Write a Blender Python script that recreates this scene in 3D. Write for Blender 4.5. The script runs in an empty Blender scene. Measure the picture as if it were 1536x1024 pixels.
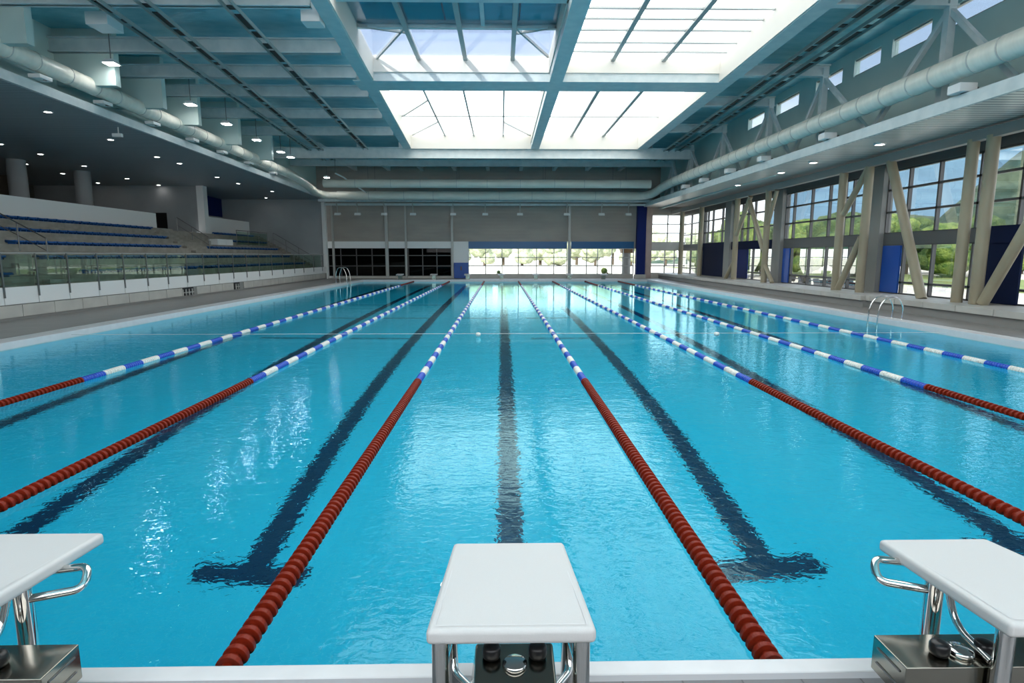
import bpy, math, random
from mathutils import Vector, Matrix
random.seed(7)
PI = math.pi
COL = bpy.context.scene.collection
ORD = ['first', 'second', 'third', 'fourth', 'fifth', 'sixth', 'seventh', 'eighth', 'ninth', 'tenth', 'eleventh', 'twelfth', 'thirteenth',
       'fourteenth', 'fifteenth', 'sixteenth', 'seventeenth', 'eighteenth', 'nineteenth', 'twentieth']

# ------------------------------------------------------------------ materials
def mat(name, color, rough=.5, metal=0., noise=None, bump=None, emit=None, trans=0., ior=1.45, spec=.5):
    m = bpy.data.materials.new(name); m.use_nodes = True
    nt = m.node_tree; b = nt.nodes['Principled BSDF']
    b.inputs['Base Color'].default_value = (*color, 1)
    b.inputs['Roughness'].default_value = rough
    b.inputs['Metallic'].default_value = metal
    b.inputs['Specular IOR Level'].default_value = spec
    b.inputs['IOR'].default_value = ior
    b.inputs['Transmission Weight'].default_value = trans
    if emit:
        b.inputs['Emission Color'].default_value = (*emit[0], 1); b.inputs['Emission Strength'].default_value = emit[1]
    tc = None
    if noise or bump:
        tc = nt.nodes.new('ShaderNodeTexCoord')
    def mapped(scale):
        mp = nt.nodes.new('ShaderNodeMapping'); nt.links.new(tc.outputs['Object'], mp.inputs['Vector'])
        mp.inputs['Scale'].default_value = scale if hasattr(scale, '__len__') else (scale,) * 3
        return mp.outputs['Vector']
    if noise:                                   # (scale, second colour, detail[, low, high])
        n = nt.nodes.new('ShaderNodeTexNoise'); nt.links.new(mapped(noise[0]), n.inputs['Vector'])
        n.inputs['Scale'].default_value = 1; n.inputs['Detail'].default_value = noise[2]
        r = nt.nodes.new('ShaderNodeValToRGB'); nt.links.new(n.outputs['Fac'], r.inputs['Fac'])
        lo, hi = (noise[3], noise[4]) if len(noise) > 3 else (.35, .65)
        r.color_ramp.elements[0].position = lo; r.color_ramp.elements[1].position = hi
        r.color_ramp.elements[0].color = (*color, 1); r.color_ramp.elements[1].color = (*noise[1], 1)
        nt.links.new(r.outputs['Color'], b.inputs['Base Color'])
    if bump:                                    # (kind, scale, distance)
        if bump[0] == 'noise':
            n = nt.nodes.new('ShaderNodeTexNoise'); n.inputs['Detail'].default_value = 3; n.inputs['Scale'].default_value = 1
            nt.links.new(mapped(bump[1]), n.inputs['Vector']); out = n.outputs['Fac']
        else:
            n = nt.nodes.new('ShaderNodeTexWave'); n.bands_direction = bump[0]; n.inputs['Scale'].default_value = 1
            nt.links.new(mapped(bump[1]), n.inputs['Vector']); out = n.outputs['Fac']
        bp = nt.nodes.new('ShaderNodeBump'); bp.inputs['Distance'].default_value = bump[2]; bp.inputs['Strength'].default_value = 1
        nt.links.new(out, bp.inputs['Height']); nt.links.new(bp.outputs['Normal'], b.inputs['Normal'])
    return m

def tile_mat(name, c1, c2, mortar, size, rough, msize=.02, bump=.002, rot=(0, 0, 0)):
    m = bpy.data.materials.new(name); m.use_nodes = True
    nt = m.node_tree; b = nt.nodes['Principled BSDF']; b.inputs['Roughness'].default_value = rough
    tc = nt.nodes.new('ShaderNodeTexCoord'); mp = nt.nodes.new('ShaderNodeMapping')
    nt.links.new(tc.outputs['Object'], mp.inputs['Vector']); mp.inputs['Rotation'].default_value = rot
    br = nt.nodes.new('ShaderNodeTexBrick'); br.offset = 0; nt.links.new(mp.outputs['Vector'], br.inputs['Vector'])
    br.inputs['Scale'].default_value = 1; br.inputs['Brick Width'].default_value = size[0]; br.inputs['Row Height'].default_value = size[1]
    br.inputs['Mortar Size'].default_value = msize
    br.inputs['Color1'].default_value = (*c1, 1); br.inputs['Color2'].default_value = (*c2, 1); br.inputs['Mortar'].default_value = (*mortar, 1)
    nt.links.new(br.outputs['Color'], b.inputs['Base Color'])
    if bump:
        bp = nt.nodes.new('ShaderNodeBump'); bp.inputs['Distance'].default_value = bump; bp.invert = True
        nt.links.new(br.outputs['Fac'], bp.inputs['Height']); nt.links.new(bp.outputs['Normal'], b.inputs['Normal'])
    return m

def pane_mat(name, tint, gloss=.5, rough=.01):
    m = bpy.data.materials.new(name); m.use_nodes = True
    nt = m.node_tree; nt.nodes.clear()
    o = nt.nodes.new('ShaderNodeOutputMaterial'); t = nt.nodes.new('ShaderNodeBsdfTransparent'); g = nt.nodes.new('ShaderNodeBsdfGlossy')
    t.inputs['Color'].default_value = (*tint, 1); g.inputs['Roughness'].default_value = rough
    mx = nt.nodes.new('ShaderNodeMixShader'); lw = nt.nodes.new('ShaderNodeLayerWeight'); lw.inputs['Blend'].default_value = .25
    mul = nt.nodes.new('ShaderNodeMath'); mul.operation = 'MULTIPLY_ADD'; mul.inputs[1].default_value = gloss; mul.inputs[2].default_value = .01
    nt.links.new(lw.outputs['Fresnel'], mul.inputs[0]); nt.links.new(mul.outputs[0], mx.inputs['Fac'])
    nt.links.new(t.outputs[0], mx.inputs[1]); nt.links.new(g.outputs[0], mx.inputs[2]); nt.links.new(mx.outputs[0], o.inputs['Surface'])
    return m

def frosted_mat(name, col):
    m = bpy.data.materials.new(name); m.use_nodes = True
    nt = m.node_tree; nt.nodes.clear()
    o = nt.nodes.new('ShaderNodeOutputMaterial'); t = nt.nodes.new('ShaderNodeBsdfTranslucent'); t.inputs['Color'].default_value = (*col, 1)
    nt.links.new(t.outputs[0], o.inputs['Surface']); return m

def water_mat():
    m = bpy.data.materials.new('pool_water'); m.use_nodes = True
    nt = m.node_tree; nt.nodes.clear()
    o = nt.nodes.new('ShaderNodeOutputMaterial'); g = nt.nodes.new('ShaderNodeBsdfGlass')
    g.inputs['IOR'].default_value = 1.33; g.inputs['Roughness'].default_value = 0.0; g.inputs['Color'].default_value = (.62, .975, 1.0, 1)
    tc = nt.nodes.new('ShaderNodeTexCoord')
    def nz(scale, det, st):
        mp = nt.nodes.new('ShaderNodeMapping'); mp.inputs['Scale'].default_value = scale; nt.links.new(tc.outputs['Object'], mp.inputs['Vector'])
        n = nt.nodes.new('ShaderNodeTexNoise'); n.inputs['Scale'].default_value = 1; n.inputs['Detail'].default_value = det
        n.inputs['Distortion'].default_value = .6
        nt.links.new(mp.outputs['Vector'], n.inputs['Vector'])
        k = nt.nodes.new('ShaderNodeMath'); k.operation = 'MULTIPLY'; k.inputs[1].default_value = st; nt.links.new(n.outputs['Fac'], k.inputs[0])
        return k.outputs[0]
    a = nz((11, 16, 11), 2.2, WAVE_SMALL); b = nz((1.1, 2.2, 1), 1.0, WAVE_BIG)
    ad = nt.nodes.new('ShaderNodeMath'); ad.operation = 'ADD'; nt.links.new(a, ad.inputs[0]); nt.links.new(b, ad.inputs[1])
    sx = nt.nodes.new('ShaderNodeSeparateXYZ'); nt.links.new(tc.outputs['Object'], sx.inputs[0])   # the water lies calmer towards the far end
    mr = nt.nodes.new('ShaderNodeMapRange'); mr.inputs['From Min'].default_value = 6; mr.inputs['From Max'].default_value = 26; mr.inputs['To Min'].default_value = 1; mr.inputs['To Max'].default_value = .3
    nt.links.new(sx.outputs['Y'], mr.inputs['Value'])
    bp = nt.nodes.new('ShaderNodeBump'); bp.inputs['Distance'].default_value = 1; nt.links.new(mr.outputs['Result'], bp.inputs['Strength'])
    nt.links.new(ad.outputs[0], bp.inputs['Height']); nt.links.new(bp.outputs['Normal'], g.inputs['Normal'])
    nt.links.new(g.outputs[0], o.inputs['Surface'])
    return m
WAVE_SMALL, WAVE_BIG = .0036, .005

M = {}
M['white'] = mat('white_paint', (.78, .79, .78), .45)
M['steelwhite'] = mat('painted_steel', (.62, .68, .68), .4, noise=(3, (.52, .60, .61), 3))
M['curb'] = mat('curb_daylit_tone', (.74, .71, .65), .6)  # cream cast of the daylight mixed into the curb colour
M['duct'] = mat('duct_paint', (.78, .77, .68), .32, noise=((1, 6, 1), (.69, .69, .61), 3))
M['ductseam'] = mat('duct_seam', (.5, .52, .49), .4)
M['foil'] = mat('pool_tinted_foil', (.20, .56, .66), .38, .5, noise=((1.2, 2.5, 1), (.34, .68, .76), 4), bump=('noise', (3, 9, 3), .012))  # teal reflection of the pool tinted into the foil colour
M['deckgrey'] = mat('deck_sheet', (.30, .42, .45), .5, .1)
M['concrete'] = mat('terrace_concrete', (.30, .285, .25), .75, noise=(2.5, (.22, .21, .185), 5))
M['soffit'] = tile_mat('corrugated_soffit', (.40, .45, .48), (.37, .42, .45), (.22, .25, .27), (40, .16), .5, .03, .01)
M['soffitR'] = tile_mat('slatted_soffit', (.84, .76, .70), (.76, .69, .63), (.16, .15, .14), (40, .22), .33, .03, .01)
M['greywall'] = mat('grey_wall', (.38, .34, .30), .6, noise=((.4, .4, 1.5), (.33, .295, .265), 3), bump=('Z', (1, 1, 1.2), .006))
M['endwall'] = mat('gallery_wall', (.36, .38, .39), .7, noise=(.6, (.31, .33, .34), 3))
M['lightwall'] = mat('upper_wall', (.52, .65, .62), .5, noise=(.8, (.46, .60, .58), 2))
M['darkwall'] = mat('concourse_wall', (.10, .085, .065), .6, noise=(.7, (.055, .048, .04), 3))
M['navy'] = mat('navy_panel', (.005, .017, .12), .6, spec=.2)
M['blue'] = mat('blue_panel', (.012, .075, .36), .35)
M['darkblue'] = mat('dark_blue_panel', (.005, .012, .045), .7, spec=.15)
M['bluetrim'] = mat('blue_fascia_band', (.01, .12, .30), .3)
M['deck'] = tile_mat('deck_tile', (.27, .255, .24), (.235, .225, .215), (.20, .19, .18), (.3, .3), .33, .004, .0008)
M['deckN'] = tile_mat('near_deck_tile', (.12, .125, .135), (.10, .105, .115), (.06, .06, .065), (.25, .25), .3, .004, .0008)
M['coping'] = mat('white_coping', (.68, .68, .69), .28, noise=(6, (.64, .64, .65), 3))
M['joint'] = mat('grey_joint', (.34, .34, .36), .4)
M['grate'] = mat('gutter_grate', (.70, .70, .70), .4, bump=('Y', (1, 8, 1), .004))
M['bench'] = mat('ledge_tile', (.52, .51, .47), .4, noise=(1.5, (.45, .44, .41), 3))
M['benchbase'] = mat('ledge_base', (.25, .25, .24), .5)
M['stainless'] = mat('stainless_steel', (.33, .315, .27), .16, 1.)
M['chrome'] = mat('chrome', (.75, .74, .72), .07, 1.)
M['darksteel'] = mat('railing_steel', (.20, .20, .20), .35, .8)
M['frame'] = mat('window_frame', (.10, .10, .10), .4, .5)
M['framelight'] = mat('light_frame', (.42, .42, .40), .45, .3)
M['column'] = mat('column_paint', (.36, .315, .22), .45, noise=((2, 2, .6), (.30, .26, .18), 3))
M['pier'] = mat('pier_paint', (.25, .25, .235), .5)
M['spandrel'] = mat('spandrel', (.095, .10, .10), .4)
M['pane'] = pane_mat('clear_glass', (.93, .96, .97))
M['railglass'] = pane_mat('rail_glass', (.78, .88, .83), .14)
M['frosted'] = frosted_mat('frosted_glass', (.8, .82, .84))
M['darkpane'] = pane_mat('tinted_glass', (.035, .038, .038), .12)
M['skypane'] = pane_mat('skylight_glass', (.95, .97, 1))
SKYL = 1.75
M['roofglow'] = mat('daylight_glow_sheet', (.85, .85, .85), .6, emit=((1, 1, .975), SKYL))  # sheet emits by itself, standing in for daylight coming through
M['rafter'] = mat('skylight_bar', (.42, .44, .43), .45, .2)
M['lamp'] = mat('lamp_lens', (.9, .9, .9), .4, emit=((1, .97, .95), 38))
M['downlamp'] = mat('downlight_lens', (.9, .9, .9), .4, emit=((1, .96, .92), 16))
M['black'] = mat('rubber_and_opening_black', (.012, .012, .013), .3)  # serves rubber knobs and the painted shade inside openings
M['darkmetal'] = mat('dark_tray', (.05, .045, .04), .45, .5)
M['traymetal'] = mat('tray_metal', (.38, .46, .46), .4, .5)
M['fred'] = mat('red_float_plastic', (.22, .018, .005), .42, spec=.22, noise=(30, (.17, .013, .004), 2))
M['fwhite'] = mat('white_float_plastic', (.78, .77, .72), .3, noise=(18, (.66, .65, .6), 2))
M['fblue'] = mat('blue_float_plastic', (.015, .075, .46), .28)
M['seat'] = mat('blue_seat_plastic', (.008, .085, .30), .35)
M['pooltile'] = tile_mat('pool_tile', (.05, .68, .91), (.045, .65, .89), (.11, .72, .93), (.10, .10), .4, .004, 0)
M['line'] = tile_mat('lane_line_tile', (.006, .018, .07), (.008, .024, .085), (.012, .04, .11), (.10, .10), .4, .004, 0)
M['blocktop'] = mat('block_top_plastic', (.62, .615, .61), .5, noise=(300, (.60, .595, .59), 2), bump=('noise', 400, .0004))
M['ground'] = mat('sunlit_paving', (.62, .58, .50), .8, noise=(.2, (.50, .48, .42), 4))
M['lawn'] = mat('lawn', (.20, .24, .07), .9, noise=(.6, (.12, .18, .05), 4))
M['bark'] = mat('bark', (.10, .075, .05), .9)
M['leaf'] = mat('tree_foliage', (.055, .13, .022), .75, noise=(1.6, (.24, .32, .07), 6, .38, .62), bump=('noise', 5, .25))
M['leafdark'] = mat('dark_foliage', (.03, .075, .018), .75, noise=(1.4, (.11, .17, .045), 6, .38, .62), bump=('noise', 5, .25))
M['leafglare'] = mat('glare_foliage', (.36, .42, .25), .8, noise=(1.2, (.62, .66, .48), 6, .38, .62), bump=('noise', 5, .25))  # overexposed glare on the far trees put into the leaf colour
M['hillnear'] = mat('wooded_hill', (.022, .052, .035), .9, noise=(.22, (.085, .12, .075), 8, .38, .62), bump=('noise', .16, 4))
M['hillfar'] = mat('haze_tinted_mountain', (.09, .175, .26), .95, noise=(.03, (.13, .23, .32), 6), bump=('noise', .03, 10))  # blue haze of distance put into the base colour
M['wood'] = mat('timber_cladding', (.22, .13, .06), .6, noise=((6, 6, 1), (.15, .085, .04), 3))
M['patio'] = mat('patio_furniture', (.025, .025, .028), .5)
M['brick'] = mat('pinkish_wall', (.46, .36, .32), .8, noise=(1.2, (.38, .30, .27), 3))
M['water'] = water_mat()

# ------------------------------------------------------------------ mesh builder
class MB:
    def __init__(s): s.v = []; s.f = []; s.sm = []
    def add(s, vs, fs, smooth=False):
        b = len(s.v); s.v += [tuple(v) for v in vs]; s.f += [tuple(b + i for i in f) for f in fs]; s.sm += [smooth] * len(fs); return s
    def box(s, x0, x1, y0, y1, z0, z1):
        return s.add([(x, y, z) for z in (z0, z1) for y in (y0, y1) for x in (x0, x1)],
                     [(0, 2, 3, 1), (4, 5, 7, 6), (0, 1, 5, 4), (2, 6, 7, 3), (0, 4, 6, 2), (1, 3, 7, 5)])
    def hexa(s, bot, top):
        n = len(bot)
        return s.add(list(bot) + list(top), [tuple(range(n))[::-1], tuple(range(n, 2 * n))] + [(i, (i + 1) % n, n + (i + 1) % n, n + i) for i in range(n)])
    def bar(s, a, b, w, h, up=(0, 0, 1)):
        a = Vector(a); b = Vector(b); d = (b - a).normalized(); up = Vector(up)
        if abs(d.dot(up)) > .98: up = Vector((0, 1, 0))
        r = d.cross(up).normalized() * w / 2; u = r.cross(d).normalized() * h / 2
        q = [-r - u, r - u, r + u, -r + u]
        return s.add([a + k for k in q] + [b + k for k in q], [(3, 2, 1, 0), (4, 5, 6, 7)] + [(i, (i + 1) % 4, 4 + (i + 1) % 4, 4 + i) for i in range(4)])
    def tube(s, pts, r, n=10, cap=True):
        pts = [Vector(p) for p in pts]; rings = []; prev = None
        for i, p in enumerate(pts):
            d = (pts[min(i + 1, len(pts) - 1)] - pts[max(i - 1, 0)]).normalized()
            if prev is None:
                ref = Vector((0, 0, 1)) if abs(d.z) < .9 else Vector((1, 0, 0)); u = d.cross(ref).normalized()
            else: u = (prev - d * prev.dot(d)).normalized()
            prev = u; w = d.cross(u); rr = r[i] if hasattr(r, '__len__') else r
            rings.append([p + (u * math.cos(2 * PI * k / n) + w * math.sin(2 * PI * k / n)) * rr for k in range(n)])
        vs = [v for q in rings for v in q]
        fs = [(i * n + k, i * n + (k + 1) % n, (i + 1) * n + (k + 1) % n, (i + 1) * n + k) for i in range(len(pts) - 1) for k in range(n)]
        s.add(vs, fs, True)
        if cap: s.add(rings[0], [tuple(range(n))]); s.add(rings[-1], [tuple(range(n))[::-1]])
        return s
    def lathe(s, prof, o=(0, 0, 0), axis='Z', n=16, smooth=True):
        vs = []
        for r, h in prof:
            for k in range(n):
                c, q = r * math.cos(2 * PI * k / n), r * math.sin(2 * PI * k / n)
                v = (c, q, h) if axis == 'Z' else (c, h, q) if axis == 'Y' else (h, c, q)
                vs.append((v[0] + o[0], v[1] + o[1], v[2] + o[2]))
        fs = [(i * n + k, i * n + (k + 1) % n, (i + 1) * n + (k + 1) % n, (i + 1) * n + k) for i in range(len(prof) - 1) for k in range(n)]
        return s.add(vs, fs, smooth)
    def blob(s, c, r, sub=2, seed=0, amp=.25):
        import bmesh
        bm = bmesh.new(); bmesh.ops.create_icosphere(bm, subdivisions=sub, radius=1)
        rnd = random.Random(seed); ph = [rnd.uniform(0, 6) for _ in range(6)]
        vs = []
        for v in bm.verts:
            p = v.co
            k = 1 + amp * (math.sin(4 * p.x + ph[0]) * math.sin(4.4 * p.y + ph[1]) + .6 * math.sin(9 * p.z + ph[2]) * math.sin(8 * p.x + ph[3]) + .3 * math.sin(17 * p.y + ph[4]) * math.sin(15 * p.z + ph[5]))
            vs.append((c[0] + p.x * r[0] * k, c[1] + p.y * r[1] * k, c[2] + p.z * r[2] * k))
        s.add(vs, [[v.index for v in f.verts] for f in bm.faces], True); bm.free(); return s
    def obj(s, name, m, parent=None, loc=None, bevel=0, seg=2):
        me = bpy.data.meshes.new(name); me.from_pydata(s.v, [], s.f); me.polygons.foreach_set('use_smooth', s.sm); me.materials.append(m)
        me.update()
        o = bpy.data.objects.new(name, me); COL.objects.link(o)
        if parent: o.parent = parent
        if loc: o.location = loc
        if bevel:
            b = o.modifiers.new('bevel', 'BEVEL'); b.width = bevel; b.segments = seg; b.limit_method = 'ANGLE'
            me.polygons.foreach_set('use_smooth', [True] * len(me.polygons))
            w = o.modifiers.new('wn', 'WEIGHTED_NORMAL')
        return o

def tag(o, label, cat, group=None, kind=None):
    o['label'] = label; o['category'] = cat
    if group: o['group'] = group
    if kind: o['kind'] = kind
    return o
def thing(name, label, cat, loc=(0, 0, 0), group=None, kind=None, rz=0):
    o = bpy.data.objects.new(name, None); COL.objects.link(o); o.location = loc; o.rotation_euler = (0, 0, rz); o.empty_display_size = .1
    return tag(o, label, cat, group, kind)
def struct(name, mb, m, label, cat, **k):
    return tag(mb.obj(name, m, **k), label, cat, kind='structure')
def part(name, src, parent, loc=(0, 0, 0), rz=0):
    c = bpy.data.objects.new(name, src.data); COL.objects.link(c); c.parent = parent; c.location = loc; c.rotation_euler = (0, 0, rz); return c
def dup(root, loc, label=None, group=None, rz=0):
    r = root.copy(); COL.objects.link(r); r.location = loc; r.rotation_euler = (0, 0, rz)
    if label: r['label'] = label
    if group: r['group'] = group
    for ch in list(root.children):
        c = ch.copy(); COL.objects.link(c); c.parent = r
        for g in list(ch.children):
            d = g.copy(); COL.objects.link(d); d.parent = c
    return r
B = lambda *a: MB().box(*a)
WZ = -.15                                     # water level; the deck is at 0
PX0, PX1, PY0, PY1, DEPTH = -10.1, 10.75, 2.34, 43.3, 2.60

# ------------------------------------------------------------------ pool
fz = -DEPTH
pf = struct('pool_floor', B(PX0, PX1, PY0, PY1, fz - .2, fz), M['pooltile'], 'pale turquoise mosaic floor of the swimming pool', 'pool floor')
lanes = [-7.45, -4.93, -2.42, .09, 2.6, 5.1, 7.6]
T0, T1 = 5.17, 40.4
for x in lanes:
    MB().box(x - .138, x + .138, T0, T1, fz, fz + .004).box(x - .53, x + .53, T0 - .0, T0 + .30, fz + .004, fz + .006).box(x - .53, x + .53, T1 - .30, T1, fz + .004, fz + .006).obj('lane_line', M['line'], pf)
for yy, xs in ((16.2, lanes[1:3] + lanes[4:5]), (20.7, lanes[1:5]), (25.6, lanes[1:4])):
    for x in xs:
        B(x - 1.75, x - .1, yy - .07, yy + .07, fz + .007, fz + .009).obj('distance_mark', M['line'], pf)
struct('wall_pool_near', B(PX0 - .2, PX1 + .2, PY0 - .14, PY0, fz, -.06), M['pooltile'], 'tiled end wall of the pool under the near starting blocks', 'pool wall')
struct('wall_pool_far', B(PX0 - .2, PX1 + .2, PY1, PY1 + .2, fz, -.30), M['pooltile'], 'tiled end wall of the pool below the far windows', 'pool wall')
struct('wall_pool_left', B(PX0 - .2, PX0, PY0, PY1, fz, -.30), M['pooltile'], 'long tiled pool wall on the grandstand side', 'pool wall')
struct('wall_pool_right', B(PX1, PX1 + .2, PY0, PY1, fz, -.30), M['pooltile'], 'long tiled pool wall on the window side', 'pool wall')
wm = MB().add([(PX0, PY0, WZ), (PX1, PY0, WZ), (PX1, PY1, WZ), (PX0, PY1, WZ)], [(0, 1, 2, 3)])
tag(wm.obj('pool_water', M['water']), 'clear rippled turquoise water filling the pool', 'water', kind='stuff')
for ln, y in enumerate([]): pass
# coping
struct('trim_1', B(PX0 - .1, PX1 + .1, 2.245, 2.335, -.06, 0.0), M['coping'], 'white coping strip along the near end of the pool', 'coping', bevel=.01)
struct('trim_2', B(PX0 - .5, PX1 + .4, PY1, PY1 + .3, -.30, .0), M['coping'], 'white coping strip along the far end of the pool', 'coping')
cl = struct('trim_3', B(PX0 - .28, PX0, 2.34, PY1, -.30, 0.0), M['coping'], 'white coping along the grandstand side of the pool', 'coping', bevel=.01)
B(PX0 - .55, PX0 - .28, 2.34, PY1, -.06, -.004).obj('gutter_grate', M['grate'], cl)
cr = struct('trim_4', B(PX1, PX1 + .2, 2.34, PY1, -.30, 0.0), M['coping'], 'white coping along the window side of the pool', 'coping', bevel=.01)
B(PX1 + .2, PX1 + .42, 2.34, PY1, -.06, -.004).obj('gutter_grate', M['grate'], cr)
# decks
struct('floor', MB().box(-13.5, PX0 - .55, 2.205, 50, -.2, 0).box(PX1 + .42, 16, 2.205, 50, -.2, 0).box(PX0 - .55, PX1 + .42, PY1 + .3, 50, -.2, 0), M['deck'], 'grey brown tiled deck around the far end and both long sides of the pool', 'floor')
struct('trim_14', B(PX0 - .1, PX1 + .1, 2.205, 2.245, -.06, -.004), M['joint'], 'narrow grey joint strip behind the near coping', 'coping joint')
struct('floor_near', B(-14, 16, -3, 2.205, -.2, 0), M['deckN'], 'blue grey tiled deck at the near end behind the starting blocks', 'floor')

# ------------------------------------------------------------------ lane ropes
def disc_profile(L, r=.061):
    return [(.02, -L * .5), (.033, -L * .495), (.034, -L * .22), (r * .96, -L * .205), (r, -L * .17), (r, L * .17), (r * .96, L * .205), (.034, L * .22), (.033, L * .495), (.02, L * .5)]
def float_profile(L, n, r=.058):
    p = []; pitch = L / n
    for i in range(n):
        a = i * pitch - L / 2
        p += [(.030, a + .02 * pitch), (.040, a + .10 * pitch), (r * .96, a + .27 * pitch), (r, a + .40 * pitch), (r, a + .62 * pitch), (r * .96, a + .75 * pitch), (.040, a + .92 * pitch)]
    p.append((.030, L / 2)); return p
PITCH = .072
src_red = MB().lathe(disc_profile(PITCH), axis='Y', n=28, smooth=False).obj('float', M['fred'])
src_w = MB().lathe(float_profile(.5, 9, .057), axis='Y', n=14).obj('white_float_section', M['fwhite'])
src_b = MB().lathe(float_profile(.5, 9, .057), axis='Y', n=14).obj('blue_float_section', M['fblue'])
def in_view(x, y, z):
    yw, p = math.radians(1.03), math.radians(8.34); z -= 1.755
    a = x * math.cos(yw) - y * math.sin(yw); b = x * math.sin(yw) + y * math.cos(yw)
    d = b * math.cos(p) - z * math.sin(p)
    return d > .1 and abs(a / d * 880) < 800
ropes = [(-6.42, 'third lane rope from the grandstand coping', 8.9), (-3.81, '', 8.78), (-1.27, '', 8.73), (1.26, '', 8.7), (3.77, '', 8.6), (6.15, '', 8.2), (8.6, '', 8.6)]
rl = ['lane rope nearest the grandstand, red floats then blue and white sections', 'second lane rope from the grandstand, red near floats then blue and white',
      'lane rope starting between the grandstand side block and the centre block', 'lane rope starting just to the window side of the centre block',
      'third lane rope from the window side, red floats running out by the side block', 'second lane rope from the window side, blue and white with a red near end',
      'lane rope closest to the windows, mostly blue and white floats']
for (rx, _, yr), lab in zip(ropes, rl):
    t = thing('lane_rope', lab, 'lane rope', (rx, 0, WZ + .012), 'lane ropes across the pool')
    MB().tube([(0, PY0 + .015, 0), (0, PY1 - .015, 0)], .006, 6).obj('cable', M['darksteel'], t)
    n = int((yr - PY0 - .06) / PITCH); hidden = []
    for i in range(n):
        y = yr - (i + .5) * PITCH
        if in_view(rx, y, WZ): part('float', src_red, t, (0, y, 0))
        else: hidden.append(y)
    if hidden:
        m = MB()
        for y in hidden: m.lathe(disc_profile(PITCH), (0, y, 0), 'Y', 12)
        m.obj('float_run', M['fred'], t)['kind'] = 'stuff'
    k = int((37.6 - yr) / .5)
    for i in range(k):
        part('white_float_section' if i % 2 else 'blue_float_section', src_w if i % 2 else src_b, t, (0, yr + .25 + i * .5, 0))
    y0 = yr + k * .5; L = PY1 - .1 - y0
    MB().lathe(float_profile(L, int(L / .08), .058), (0, y0 + L / 2, 0), 'Y', 10).obj('far_float_run', M['fred'], t)['kind'] = 'stuff'
for s in (src_red, src_w, src_b): bpy.data.objects.remove(s)
# rope lying across the water
t = thing('cross_rope', 'thin pale rope stretched straight across the lanes over the water', 'rope', (0, 13.7, WZ + .085))
MB().tube([(PX0 + .1, 0, 0), (PX1 - .1, 0, 0)], .0045, 8).obj('cord', M['fwhite'], t)
for x in (-.55, 5.1): MB().lathe([(0, -.06), (.04, -.05), (.05, 0), (.04, .05), (0, .06)], (x, 0, -.02), 'X', 12).obj('marker_float', M['fwhite'], t)

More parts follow.
